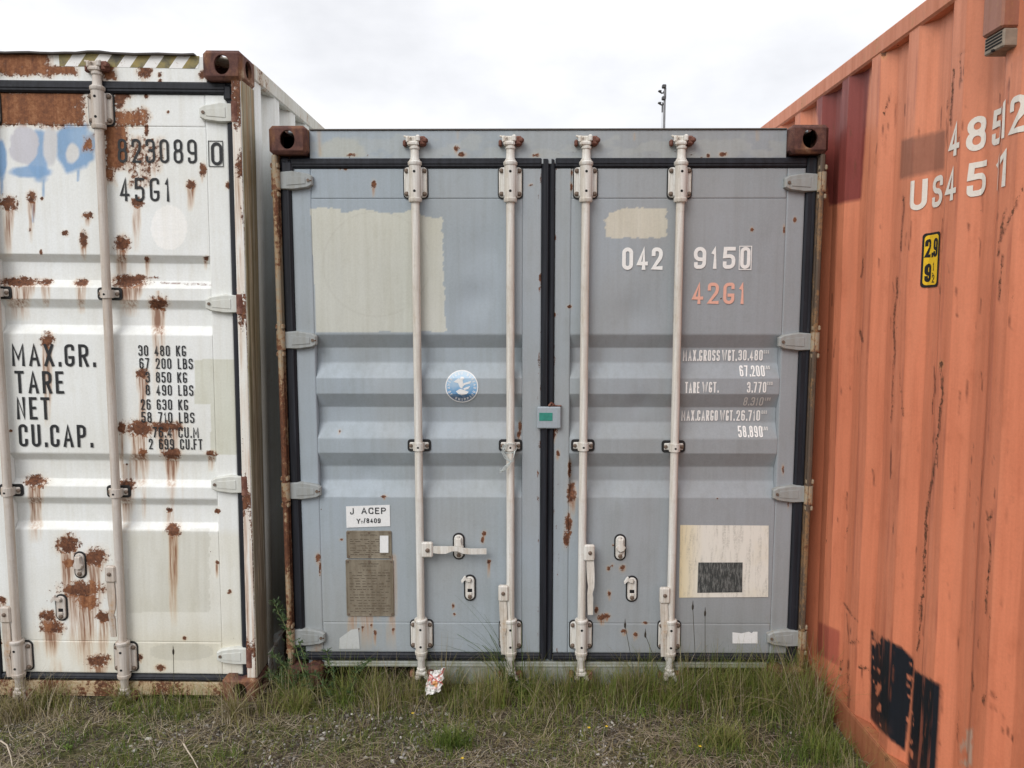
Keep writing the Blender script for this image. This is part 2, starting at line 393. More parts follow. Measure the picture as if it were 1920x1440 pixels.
def union2d(V, F):
    """merge overlapping stroke quads into one flat outline"""
    if not F: return V, F
    sc = 1000.0; A = np.array([(p[0] * sc, p[1] * sc) for p in V])
    T = np.array([t for f in F for t in ((f[0], f[1], f[2]), (f[0], f[2], f[3]))])
    r = delaunay_2d_cdt([Vector(p) for p in A], [], [list(f) for f in F], 0, 1e-4)
    P = np.array([(p[0], p[1]) for p in r[0]]); Q = np.array([f for f in r[2] if len(f) == 3]); C = P[Q].mean(1)
    a, b, c = A[T[:, 0]], A[T[:, 1]], A[T[:, 2]]
    cr = lambda o, e, q: (e[None, :, 0] - o[None, :, 0]) * (q[:, None, 1] - o[None, :, 1]) - (e[None, :, 1] - o[None, :, 1]) * (q[:, None, 0] - o[None, :, 0])
    d1, d2, d3 = cr(a, b, C), cr(b, c, C), cr(c, a, C)
    ins = (((d1 >= 0) & (d2 >= 0) & (d3 >= 0)) | ((d1 <= 0) & (d2 <= 0) & (d3 <= 0))).any(1)
    return [(p[0] / sc, p[1] / sc) for p in P], [tuple(int(i) for i in f) for f in Q[ins]]
def chars2d(txt, h_, wf=0.46, st=0.15, gap=0.2, total=None):
    ws = [GW.get(c, 1) * wf * h_ for c in txt]; gp = gap * h_
    tw = sum(ws) + gp * (len(txt) - 1); k = (total / tw) if total else 1.0
    out = []; x = 0
    for c, w_ in zip(txt, ws):
        gv, gf = union2d(*glyph(c, max(w_ * k, st * h_ * 1.05), h_, st * h_))
        if gf: out.append(([(p[0] + x, p[1]) for p in gv], gf))
        x += (w_ + gp) * k
    return out
def text2d(*a):
    V = []; F = []
    for gv, gf in chars2d(*a): o = len(V); V += gv; F += [tuple(i + o for i in f) for f in gf]
    return V, F
def conform(V, F, mapfn, xcuts=(), zcuts=()):
    """flat (x,z) faces -> cut at the fold lines and laid on the surface"""
    bm = bmesh.new(); bv = [bm.verts.new((p[0], 0, p[1])) for p in V]
    for f in F:
        try: bm.faces.new([bv[i] for i in f])
        except ValueError: pass
    xs = [p[0] for p in V]; zs = [p[1] for p in V]
    for xc in xcuts:
        if min(xs) < xc < max(xs): bmesh.ops.bisect_plane(bm, geom=bm.verts[:] + bm.edges[:] + bm.faces[:], plane_co=(xc, 0, 0), plane_no=(1, 0, 0))
    for zc in zcuts:
        if min(zs) < zc < max(zs): bmesh.ops.bisect_plane(bm, geom=bm.verts[:] + bm.edges[:] + bm.faces[:], plane_co=(0, 0, zc), plane_no=(0, 0, 1))
    for v in bm.verts: v.co = mapfn(v.co.x, v.co.z)
    me = bpy.data.meshes.new('lettering'); bm.to_mesh(me); bm.free(); return me
# ------------------------------------------------------------------ materials
GREY = (0.362, 0.420, 0.474); WHITE = (0.84, 0.865, 0.865); ORANGE = (0.74, 0.25, 0.135)
m_gdoor = painted('grey_door_paint', attr=True, dirt=0.26, chips=0.012, rough=0.5, dirtcol=(0.25, 0.24, 0.20))
m_gframe = painted('grey_frame_paint', base=GREY, attr=False, rust=0.07, dirt=0.45, chips=0.05)
m_gsill = painted('grey_sill_dirty', base=(.33, .355, .345), attr=False, rust=0.16, dirt=0.9, chips=0.1, dirtcol=(0.17, 0.16, 0.09), flow=(1, 1, 0.25))
m_ghinge = painted('grey_hinge_paint', base=(.345, .37, .375), attr=False, rust=0.16, dirt=0.6, chips=0.12, dirtcol=(0.25, 0.22, 0.17))
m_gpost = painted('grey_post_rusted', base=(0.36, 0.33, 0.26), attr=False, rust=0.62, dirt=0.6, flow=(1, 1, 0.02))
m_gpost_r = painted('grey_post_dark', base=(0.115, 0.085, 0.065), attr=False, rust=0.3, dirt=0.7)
m_wdoor = painted('white_door_paint', attr=True, dirt=0.22, chips=0.03, rough=0.45, dirtcol=(0.5, 0.46, 0.36))
m_wframe = painted('white_frame_paint', base=WHITE, attr=False, rust=0.42, dirt=0.4, chips=0.08, dirtcol=(0.45, 0.40, 0.30))
m_wside = painted('white_side_paint', base=(0.82, 0.83, 0.80), attr=False, rust=0.05, dirt=0.35)
m_wrail = painted('peeling_rail_paint', base=(0.66, 0.64, 0.57), attr=False, rust=0.40, dirt=0.5, chips=0.2)
m_wpost = painted('weathered_post_paint', attr=True, dirt=0.7, chips=0.04, rough=0.8, grain=0.75, dirtcol=(0.25, 0.22, 0.13))
m_odoor = painted('orange_wall_paint', attr=True, dirt=0.5, chips=0.02, rough=0.5, dirtcol=(0.5, 0.42, 0.37))
m_oframe = painted('orange_rail_paint', base=(0.64, 0.235, 0.125), attr=False, rust=0.22, dirt=0.5, chips=0.1, dirtcol=(0.4, 0.33, 0.28))
m_obrail = painted('orange_dirty_rail', base=(0.42, 0.16, 0.085), attr=False, rust=0.30, dirt=0.7, dirtcol=(0.4, 0.32, 0.26))
m_hw = painted('lock_hardware_paint', base=(0.78, 0.775, 0.745), attr=False, rust=0.07, dirt=0.75, chips=0.2, rough=0.62, dirtcol=(0.30, 0.25, 0.19), grain=0.35)
m_hww = painted('white_hardware_paint', base=(0.64, 0.60, 0.56), attr=False, rust=0.12, dirt=0.65, chips=0.14, rough=0.62, dirtcol=(0.32, 0.25, 0.18), grain=0.3)
def plain(name, c, rough=0.6, metal=0, spec=None, var=0.25, scale=40):
    g = NG(name); n = g.noise(g.coord(), scale, 4); cc = g.mix(g.mr(n, 0.3, 0.7, 0, 1), tuple(x * (1 - var) for x in c), tuple(min(1, x * (1 + var * .6)) for x in c))
    g.bump(n, 0.2, 0.001); return g.end(cc, rough, metal, spec)
def rubber():
    g = NG('gasket_rubber'); n = g.noise(g.coord((60, 60, 3)), 1, 4); n2 = g.noise(g.coord(), 30, 5, .7)
    c = g.mix(g.mr(n, .35, .75), (0.006, 0.007, 0.011), (0.019, 0.022, 0.031)); c = g.mix(g.mr(n2, .6, .8, 0, .2), c, (0.10, 0.10, 0.095))
    g.bump(n2, .15, .001); return g.end(c, 0.62, 0, 0.4)
m_rub = rubber()
m_blk = plain('black_seal', (0.012, 0.012, 0.013), 0.6)
m_dark = plain('dark_hole', (0.006, 0.006, 0.007), 0.9)
m_bolt = plain('bolt_steel', (0.17, 0.125, 0.095), 0.6, 0.3, scale=300)
m_steel = plain('dull_steel', (0.42, 0.40, 0.37), 0.45, 0.5, scale=200)
def casting_mat(name, c1, c2, c3):
    g = NG(name); n = g.noise(g.coord(), 24, 7, .72); n2 = g.noise(g.coord(), 160, 4, .7); n3 = g.noise(g.coord((1, 1, .45)), 11, 5, .6)
    c = g.ramp(n, [(.32, c1), (.5, c2), (.66, c3)]); c = g.mix(g.mr(n3, .52, .64, 0, .8), c, (0.27, 0.125, 0.06)); c = g.mix(g.math('MULTIPLY', g.mr(n3, .60, .66), g.mr(n, .5, .6)), c, (.42, .30, .20)); c = g.mix(.35, c, g.ramp(n2, [(.3, (.25,) * 3), (.7, (1,) * 3)]), 'MULTIPLY')
    g.bump(g.math('ADD', n, g.math('MULTIPLY', n2, .5)), .6, .003); return g.end(c, .78, 0, .3)
m_cast = casting_mat('rusted_casting', (0.062, 0.030, 0.025), (0.120, 0.054, 0.044), (0.20, 0.095, 0.068))
m_cast_o = casting_mat('orange_casting', (0.25, 0.08, 0.04), (0.45, 0.15, 0.07), (0.55, 0.2, 0.1))
m_keeper = casting_mat('rusted_keeper', (0.09, 0.035, 0.025), (0.17, 0.07, 0.05), (0.30, 0.17, 0.13))
def letters(name, c, wear=0.3, wc=None):
    g = NG(name); n = g.noise(g.coord(), 90, 5, .7); n2 = g.noise(g.coord(), 12, 3)
    cc = g.mix(g.mr(n, .35, .7, 0, 1), c, tuple(x * .9 for x in c)); cc = g.mix(g.math('MULTIPLY', g.mr(n, .58, .72), g.mr(n2, .45, .7, 0, wear)), cc, wc or tuple(x * .6 for x in c))
    return g.end(cc, .55, 0, .3)
m_twhite = letters('white_lettering', (0.86, 0.86, 0.84)); m_tpink = letters('faded_pink_lettering', (0.80, 0.44, 0.345), .4, (.55, .42, .38)); m_tgrey = letters('faded_lettering', (0.66, 0.66, 0.64), .5, (.4, .4, .4))
m_tblack = letters('black_lettering', (0.026, 0.028, 0.031), .8, (0.30, 0.20, 0.12)); m_tcream = letters('cream_lettering', (0.78, 0.72, 0.64), .6, (.5, .25, .15))
m_swhite = letters('white_sticker', (0.80, 0.81, 0.81), .2)

# ------------------------------------------------------------------ generic container pieces
class Cont:
    def __init__(s, name, loc, rot, H, label, cat='container', group=None):
        s.o = bpy.data.objects.new(name, None); col.objects.link(s.o); s.o.location = loc; s.o.rotation_euler = rot
        s.o.empty_display_size = .3; s.H = H; tag(s.o, label, cat, group)
        s.M = Matrix.LocRotScale(Vector(loc), Euler(rot), None); s.Mi = np.array(s.M.inverted())
    def loc_ray(s, u, v):
        o = s.Mi @ np.array([0, 0, CAM_H, 1]); d = s.Mi[:3, :3] @ ray(u, v); return o[:3], d
    def L(s, u, v, yd=0.06):           # pixel -> local (x, z) on the plane y = yd
        o, d = s.loc_ray(u, v); t = (yd - o[1]) / d[1]; p = o + d * t; return p[0], p[2]
    def S(s, u, v, xw):                # pixel -> local (y, z) on the plane x = xw
        o, d = s.loc_ray(u, v); t = (xw - o[0]) / d[0]; p = o + d * t; return p[1], p[2]
def holed(mb, c, ua, va, nr, hw, hh, rw, rh, t=0.014, mat=0, n=32):
    c, ua, va, nr = Vector(c), Vector(ua), Vector(va), Vector(nr); an = sorted([2 * math.pi * k / n for k in range(n)] + [math.atan2(sz * hh, sx * hw) % (2 * math.pi) for sx in (1, -1) for sz in (1, -1)])
    V = []; m = len(an)
    for a in an:
        ca, sa = math.cos(a), math.sin(a); k = min(hw / max(abs(ca), 1e-9), hh / max(abs(sa), 1e-9)); V.append(c + ua * (ca * k) + va * (sa * k))
    for q in (0, t):
        for a in an: V.append(c + ua * (math.cos(a) * rw) + va * (math.sin(a) * rh) - nr * q)
    F = [[i, (i + 1) % m, m + (i + 1) % m, m + i] for i in range(m)] + [[m + i, m + (i + 1) % m, 2 * m + (i + 1) % m, 2 * m + i] for i in range(m)]
    mb.add(V, F, mat)
def casting(cont, sx, y0, sy_, z0, z1, mat, wx=0.166):
    mb = MB(); c = .015; xo = sx * 1.219; xi = xo - sx * wx; y1 = y0 + sy_ * .178; h_ = (z1 - z0)
    mb.box(xo, xi, y0, y1, z0, z1, 0, c, skip={(0, 1 if sx > 0 else 0), (1, 0 if sy_ > 0 else 1), (2, 1)})
    cx = (xo + xi) / 2; cyy = (y0 + y1) / 2; cz = (z0 + z1) / 2
    holed(mb, (cx, y0, cz), (1, 0, 0), (0, 0, 1), (0, -sy_, 0), wx / 2 - c, h_ / 2 - c, .033, .040)
    holed(mb, (xo, cyy, cz), (0, 1, 0), (0, 0, 1), (sx, 0, 0), .089 - c, h_ / 2 - c, .040, .038)
    holed(mb, (cx, cyy, z1), (1, 0, 0), (0, 1, 0), (0, 0, 1), wx / 2 - c, .089 - c, .03, .06)
    return mb.build('corner_casting', mat, cont.o, 40, recalc=False)
def corr(y, phase, pitch=.278, of=.072, sl=.068, dep=.036):
    p = np.mod(np.asarray(y, float) - phase, pitch); inn = pitch - of - 2 * sl
    return np.interp(p, [0, of, of + sl, of + sl + inn, pitch], [0, 0, dep, dep, 0])
def corr_breaks(a, b, phase, pitch=.278, of=.072, sl=.068):
    o = []; k = math.floor((a - phase) / pitch) - 1
    while phase + k * pitch < b:
        o += [phase + k * pitch + t for t in (0, of, of + sl, pitch - sl)]; k += 1
    return [x for x in o if a < x < b]
LEN = 12.19
def shell(cont, mats, phase, sides=('l', 'r'), pitch=.278):
    """corrugated side walls, rails, roof, floor, far end"""
    H = cont.H; mw, mr_, mb_, mc = mats['wall'], mats['top'], mats['bottom'], mats['cast']
    for sx, k in ((-1, 'l'), (1, 'r')):
        if k not in mats.get('skip', ()):
            br = corr_breaks(.17, LEN - .17, phase, pitch)
            sheet('side_wall', lines(.17, LEN - .17, 1.0, br), np.array([.15, .8, 1.6, H - .07]), lambda U, Z, sx=sx: np.stack([sx * (1.211 - corr(U, phase, pitch)), U, Z], -1), mw, cont.o, None, (-sx * .03, 0, 0))
        MB().box(sx * 1.217, sx * 1.150, .178, LEN - .178, H - .078, H - .002, 0, .008).build('top_rail', mr_, cont.o)
        b = MB(); b.box(sx * 1.2165, sx * 1.2105, .178, LEN - .178, .012, .150, 0, .002); b.box(sx * 1.2155, sx * 1.13, .18, LEN - .18, .150, .158, 0, .002); b.box(sx * 1.21, sx * 1.15, .18, LEN - .18, .012, .020, 0, .002)
        b.build('bottom_rail', mb_, cont.o)
        for y0, sy_ in ((0, 1), (LEN, -1)):
            casting(cont, sx, y0, sy_, H - .122, H, mc); casting(cont, sx, y0, sy_, 0, .122, mc)
        MB().box(sx * 1.212, sx * 1.06, LEN - .16, LEN - .012, .122, H - .122, 0, .006).build('corner_post', mr_, cont.o)
    MB().box(-1.15, 1.15, .06, LEN - .05, H - .026, H - .012, 0, .004).build('roof', mr_, cont.o)
    MB().box(-1.13, 1.13, .07, LEN - .06, .10, .14, 0, .004).build('floor', mb_, cont.o)
    sheet('end_wall', lines(-1.06, 1.06, .3, corr_breaks(-1.06, 1.06, 0, .25)), np.array([.14, 1.2, H - .08]), lambda U, Z: np.stack([U, LEN - .02 - corr(U, 0, .25), Z], -1), mw, cont.o, None, (0, -.03, 0))
    MB().box(-1.05, 1.05, LEN - .07, LEN - .013, H - .10, H - .012, 0, .006).build('end_header', mr_, cont.o)
    MB().box(-1.05, 1.05, LEN - .07, LEN - .013, .012, .15, 0, .006).build('end_sill', mb_, cont.o)
# --- lock gear meshes, origin on the rod axis
YD, YR = 0.06, 0.030
def gear(hw, tagname):
    D = {}; MT = [hw, m_blk, m_bolt, m_dark, m_steel, m_keeper]
    b = MB(); b.prism(rrect(0, 0, .112, .144, .02), YD - .006, YD + .002, 1, .001); b.prism(rrect(0, 0, .102, .132, .017), YD - .014, YD - .004, 0, .003)
    b.box(-.031, .031, YR, YD - .012, -.062, .062, 0, .004); b.tube([(0, YR, -.080), (0, YR, .080)], .0265, 24, 0); b.lathe([(.0285, .070), (.031, .074), (.031, .084), (.0275, .088)], (0, YR, 0), 24, 0); b.lathe([(.0275, -.088), (.0295, -.084), (.0295, -.072), (.0275, -.07)], (0, YR, 0), 24, 0)
    for sx in (-1, 1):
        for sz in (-1, 1): b.lathe([(.0105, YD - .013), (.0105, YD - .017), (.008, YD - .021), (.004, YD - .023)], (sx * .0395, 0, sz * .050), 10, 2, 'Y')
    for sz in (-.042, .042): b.lathe([(.006, YR - .0235), (.006, YR - .0268)], (0, 0, sz), 10, 3, 'Y')
    D['bracket'] = b.mesh('bearing_bracket', MT)
    b = MB(); b.prism(rrect(0, 0, .108, .056, .014), YD - .006, YD + .002, 1, .001); b.box(-.044, .044, YD - .013, YD - .005, -.016, .016, 0, .004)
    b.tube([(0, YR, -.018), (0, YR, .018)], .0255, 20, 0); b.box(-.024, .024, YR, YD - .008, -.018, .018, 0, .003); b.lathe([(.005, YR - .022), (.005, YR - .0258)], (0, 0, -.002), 10, 3, 'Y')
    for sx in (-1, 1): b.lathe([(.009, YD - .012), (.009, YD - .016), (.005, YD - .019)], (sx * .037, 0, 0), 10, 2, 'Y')
    D['guide'] = b.mesh('guide_bracket', MT)
    b = MB(); b.lathe([(.024, -.018), (.0245, 0), (.019, .010), (.018, .045), (.022, .050), (.022, .058), (.017, .062)], (0, YR, 0), 20, 0)
    b.box(-.030, .020, YR - .022, YR + .018, .060, .082, 0, .007); b.box(-.036, -.018, YR - .020, YR + .008, .074, .104, 0, .006); b.box(.006, .026, YR - .022, YR + .010, .078, .108, 0, .006)
    b.box(-.03, .03, YR - .004, YR + .018, .078, .106, 0, .006); b.tube([(-.046, YR - .006, .104), (-.018, YR - .01, .092)], [.004, .009], 8, 0)
    D['cam'] = b.mesh('cam_end', MT)
    b = MB(); b.box(.020, .052, YR - .014, YR + .021, .062, .104, 0, .008); b.box(.034, .060, YR - .02, YR + .004, .074, .096, 0, .007); D['keeper'] = b.mesh('cam_keeper', m_keeper)
    D['keeper2'] = MB().box(-.052, -.036, YR - .004, YR + .021, .060, .09, 0, .006).mesh('cam_keeper', m_keeper)
    b = MB(); b.lathe([(.0165, -.066), (.022, -.060), (.022, -.052), (.018, -.048), (.018, -.012), (.024, -.002), (.0245, .016)], (0, YR, 0), 20, 0)
    b.box(-.026, .026, YR - .020, YR + .018, -.088, -.062, 0, .008); b.box(-.030, -.006, YR - .018, YR + .01, -.108, -.084, 0, .007); b.tube([(.02, YR - .01, -.086), (.032, YR - .014, -.104)], [.012, .007], 8, 0)
    D['camb'] = b.mesh('cam_end', MT)
    D['keeperb'] = MB().box(.026, .058, YR - .01, YR + .021, -.11, -.066, 0, .008).mesh('cam_keeper', m_keeper); D['keeperb2'] = MB().box(-.056, -.034, YR - .008, YR + .021, -.10, -.066, 0, .007).mesh('cam_keeper', m_keeper)
    # handles: h = swung across to the right, d = hanging down (sd = side of the rod)
    b = MB(); b.box(.010, .062, YR - .026, YR - .002, -.036, .036, 0, .006); b.lathe([(.010, YR - .024), (.010, YR - .030), (.005, YR - .033)], (.038, 0, 0), 12, 2, 'Y')
    P = [(.058, YR - .012, .000), (.085, YR - .014, -.002), (.12, YR - .018, -.001), (.150, YR - .020, .006), (.178, YR - .021, .005), (.205, YR - .020, -.004), (.235, YR - .016, -.008), (.31, YR - .014, -.008)]
    b.strip(P, [.030, .034, .034, .022, .020, .026, .026, .025], .009, (0, 0, 1), 0)
    D['handle_h'] = b.mesh('handle', MT)
    for sd in (-1, 1):
        b = MB(); b.box(sd * .008, sd * .056, YR - .026, YR - .002, -.040, .036, 0, .006); b.lathe([(.009, YR - .024), (.009, YR - .030), (.005, YR - .033)], (sd * .034, 0, 0), 12, 2, 'Y')
        x = sd * .036
        P = [(x, YR - .012, -.036), (x + .002, YR - .014, -.08), (x + .004, YR - .016, -.13), (x + .006, YR - .018, -.165), (x + .000, YR - .02, -.195), (x + .002, YR - .016, -.215), (x + .004, YR - .014, -.30)]
        b.strip(P, [.034, .036, .034, .028, .024, .027, .024], .009, (1, 0, 0), 0)
        D['handle_d%d' % sd] = b.mesh('handle', MT)
    b = MB(); b.prism(rrect(0, 0, .056, .128, .027, 6), YD - .005, YD + .002, 1, .001); b.prism(rrect(0, 0, .043, .112, .021, 6), YD - .011, YD - .003, 0, .003)
    for sz in (-.040, .040): b.lathe([(.010, YD - .010), (.010, YD - .016), (.006, YD - .020)], (0, 0, sz), 12, 2 if sz < 0 else 4, 'Y')
    b.box(-.011, .011, YD - .0118, YD - .010, -.018, -.002, 3, .0005); b.box(-.010, .010, YD - .017, YD - .010, -.032, -.018, 0, .003)
    D['catch'] = b.mesh('handle_catch', MT)
    b2 = MB(); b2.prism([(.006, .046), (-.014, .052), (-.020, .064), (-.027, .060), (-.040, .040), (-.037, .028), (-.031, .036), (-.022, .044), (-.010, .036), (.004, .034)], YD - .024, YD - .013, 0, .002)
    D['latch_open'] = b2.mesh('latch', MT)
    b2 = MB(); b2.prism([(-.012, .045), (.012, .045), (.014, .02), (.024, .004), (.016, -.012), (0, -.018), (-.016, -.010), (-.022, .004), (-.014, .02)], YD - .030, YD - .013, 0, .004)
    D['latch_shut'] = b2.mesh('latch', MT)
    return D
def lockbar(cont, D, hw, x, zt, zb, zct, zcb, guides, handle=None, zh=None):
    rod = MB().tube([(0, YR, zcb - .01), (0, YR, zct + .01)], .0185, 24, 0).build('locking_bar', hw, cont.o, 40, (x, 0, 0))
    for z in (zt, zb): link('bearing_bracket', D['bracket'], rod, (0, 0, z))
    for z in guides: link('guide_bracket', D['guide'], rod, (0, 0, z))
    link('cam_end', D['cam'], rod, (0, 0, zct)); link('cam_end', D['camb'], rod, (0, 0, zcb))
    for k in ('keeper', 'keeper2'): link('cam_keeper', D[k], rod, (0, 0, zct)); link('cam_keeper', D[k.replace('per', 'perb')], rod, (0, 0, zcb))
    if handle: link('handle', D[handle], rod, (0, 0, zh))
    return rod
def catch(door, D, x, z, shut):
    c = link('handle_catch', D['catch'], door, (x, 0, z)); return c, (link('latch', D['latch_shut' if shut else 'latch_open'], door, (x, 0, z)))
def hinge_mesh(s, mats):
    b = MB(); P = [(-.006, -.037), (.055, -.042), (.128, -.031), (.146, -.020), (.146, .018), (.128, .030), (.055, .042), (-.006, .037)]
    b.prism([(s * x, z) for x, z in P], .034, .060, 0, .007)
    b.prism([(s * x, z) for x, z in ((.03, -.022), (.118, -.016), (.118, .014), (.03, .022))], .0315, .036, 0, .004)
    b.tube([(s * -.014, .030, -.043), (s * -.014, .030, .043)], .0195, 16, 1); b.tube([(s * -.014, .030, -.046), (s * -.014, .030, .046)], .008, 10, 2)
    b.lathe([(.007, .033), (.007, .0295)], (s * .128, 0, 0), 10, 2, 'Y')
    return b.mesh('hinge', mats)
def lug_mesh(s, mat):
    b = MB()
    b.box(s * -.034, s * .002, .016, .05, -.012, .012, 0, .005)
    return b.mesh('hinge_lug', mat)
def groove_y(z, gr, dep):
    xs = []; ys = []
    for (a, b, c, d_) in sorted(gr, key=lambda t: t[3]):      # a top .. d bottom (z falling)
        xs += [d_, c, b, a]; ys += [0, dep, dep, 0]
    return np.interp(z, xs, ys) if xs else np.zeros_like(z)
DENTS = []
def door_leaf(cont, x0, x1, z0, z1, sx0, sx1, sz0, sz1, gr, mat, paint, step=.006, dep=.036, YP=YD):
    """leaf: corrugated infill sheet (the part itself) with two stiles and two rails as sub-parts"""
    zb = [z for q in gr for z in q]
    def fn(proud, a, b, c, d_, g=False):
        def f(U, Z):
            y = np.full(U.shape, YP - proud); e = ((np.abs(U - a) < 1e-4) | (np.abs(U - b) < 1e-4) | (np.abs(Z - c) < 1e-4) | (np.abs(Z - d_) < 1e-4))
            y = y + .0045 * (fbm(U * 2.6 + 3, Z * 2.2, 201, 2) - .5) * (1 if g else .5) + .0015 * (fbm(U * 11, Z * 9, 207, 2) - .5)
            if g:
                for (dx, dz, dr, dd) in DENTS: y = y + dd * np.exp(-(((U - dx) ** 2 + (Z - dz) ** 2) / dr ** 2))
            if g: y = y + groove_y(Z, gr, dep)
            else: y = y + np.where(e, .0028, 0)
            return np.stack([U, y, Z], -1)
        return f
    leaf = sheet('door', lines(sx0 + .0004, sx1 - .0004, step), lines(sz0 + .0004, sz1 - .0004, step, zb), fn(0.0, sx0, sx1, sz0, sz1, True), mat, cont.o, paint)
    for a, b in ((x0, sx0), (sx1, x1)): sheet('stile', lines(a, b, step), lines(z0, z1, step), fn(.0016, a, b, z0, z1), mat, leaf, paint, (0, .06, 0))
    for c, d_ in ((z0, sz0), (sz1, z1)): sheet('rail', lines(sx0 + .0006, sx1 - .0006, step), lines(c, d_, step), fn(.0010, sx0 + .0006, sx1 - .0006, c, d_), mat, leaf, paint, (0, .06, 0))
    return leaf
def put_text(cont, door, gr, txt, u0, v0, u1, hpx, mat, wf=.46, st=.15, gap=.2, dep=.036, off=.0032):
    """baseline from pixel (u0,v0) to u1, cap height hpx; large characters are parts of their own"""
    xa, za = cont.L(u0, v0); xb, _ = cont.L(u1, v0); _, zt = cont.L(u0, v0 - hpx); zc = [z for q in gr for z in q]
    cs = chars2d(txt, zt - za, wf, st, gap, xb - xa)
    if hpx < 16:
        V = []; F = []
        for gv, gf in cs: o = len(V); V += gv; F += [tuple(i + o for i in f) for f in gf]
        cs = [(V, F)]
    for V, F in cs:
        V = [(p[0] + xa, p[1] + za) for p in V]
        me = conform(V, F, lambda x, z: (x, YD - off + .0045 * (float(fbm(np.array([x * 2.6 + 3]), np.array([z * 2.2]), 201, 2)[0]) - .5) + float(groove_y(np.array([z]), gr, dep)[0]), z), (), zc)
        me.materials.append(mat); o = link('small_print' if hpx < 16 else 'character', me, door)
        if hpx < 16: o['kind'] = 'stuff'
def decal(cont, door, gr, poly_px, mat, name='sticker', dep=.036, off=.0030):
    V = [cont.L(*p) for p in poly_px]; zc = [z for q in gr for z in q]
    me = conform(V, [tuple(range(len(V)))], lambda x, z: (x, YD - off + .0045 * (float(fbm(np.array([x * 2.6 + 3]), np.array([z * 2.2]), 201, 2)[0]) - .5) + float(groove_y(np.array([z]), gr, dep)[0]), z), (), zc)
    me.materials.append(mat); me.name = name; return link(name, me, door)
def gasket_bar(mb, x0, x1, z0, z1, ya=.046, yb=.085):
    mb.box(x0, x1, ya, yb, z0, z1, 0, .008)
    if abs(x1 - x0) < abs(z1 - z0): mb.box(x0 + (x1 - x0) * .62, x0 + (x1 - x0) * .86, ya - .004, ya + .004, z0 + .01, z1 - .01, 0, .002)
    else: mb.box(x0 + .01, x1 - .01, ya - .004, ya + .004, z0 + (z1 - z0) * .35, z0 + (z1 - z0) * .6, 0, .002)
# ------------------------------------------------------------------ paint fields
def make_paint(base, blobs=(), streaks=(), scars=(), extra=None, var=0.03, scar_c=(.17, .055, .032), rs=1.0, ls=1.0):
    base = np.array(base); blobs = [(a, b_, c * rs, d_ * rs, e * ls) for a, b_, c, d_, e in blobs]
    def f(u, v, P):
        n = len(u); t = np.tile(base, (n, 1)) * (1 + var * (fbm(u / 130, v / 170, 5, 3) - .5)[:, None] * 2)
        r = np.zeros(n); s = np.zeros(n)
        if extra: t, r, s = extra(u, v, P, t, r, s)
        for k, (cu, cv, ru, rv, Ls) in enumerate(blobs):
            sel = (np.abs(u - cu) < ru * 2.6 + 14) & (v > cv - rv * 2.6 - 14) & (v < cv + rv * 2.6 + 14 + Ls)
            if not sel.any(): continue
            uu, vv = u[sel], v[sel]; d_ = blob(uu, vv, cu, cv, ru, rv, .22, k)
            r[sel] = np.maximum(r[sel], np.clip(.5 + (1 - d_) * .62, 0, .95))
            s[sel] = np.maximum(s[sel], np.clip(np.exp(-np.maximum(d_ - .9, 0) * 3.6) * .75, 0, 1) * (d_ < 2.4) * sstep(.5, .9, d_))
            if Ls > 0:
                q = (vv - cv) / (Ls + rv); wdt = ru * (.85 - .35 * np.clip(q, 0, 1)) * (.75 + .5 * vnoise(np.full_like(vv, k * 7.3), vv / 30, 3))
                drift = (vnoise(np.full_like(vv, k * 3.1), vv / 45, 9) - .5) * 6 * np.clip(q, 0, 1)
                a = 1.35 * np.clip(1 - q, 0, 1) ** .7 * np.clip(1.25 - ((uu - cu - drift) / wdt) ** 2, 0, 1) * (vv > cv) * sstep(.65, 1.0, d_)
                s[sel] = np.maximum(s[sel], np.clip(a, 0, 1))
        for (u0, v0, u1, v1, wd, am) in streaks:
            d_ = seg_dist(u, v, (u0, v0), (u1, v1)); s = np.maximum(s, np.clip(1 - d_ / wd, 0, 1) * am)
        for (u0, v0, u1, v1, wd, am) in scars:
            sel = (u > min(u0, u1) - 25) & (u < max(u0, u1) + 25) & (v > min(v0, v1) - 25) & (v < max(v0, v1) + 25)
            if not sel.any(): continue
            uu, vv = u[sel], v[sel]; d_ = seg_dist(uu + (vnoise(vv / 23, uu / 40, 4) - .5) * 3.2, vv, (u0, v0), (u1, v1))
            r[sel] = np.maximum(r[sel], np.clip(.36 + (1 - d_ / wd) * .3, 0, am - .25)); t[sel] = lay(t[sel], np.clip(1.2 - d_ / (wd * .95), 0, 1) * (.15 + .7 * sstep(.35, .65, fbm(uu / 5, vv / 20, 12, 3))), scar_c)
        return np.clip(t, 0, 1), r, s
    return f
def lay(t, m, c):
    c = np.array(c); return t * (1 - m[:, None]) + c * m[:, None]
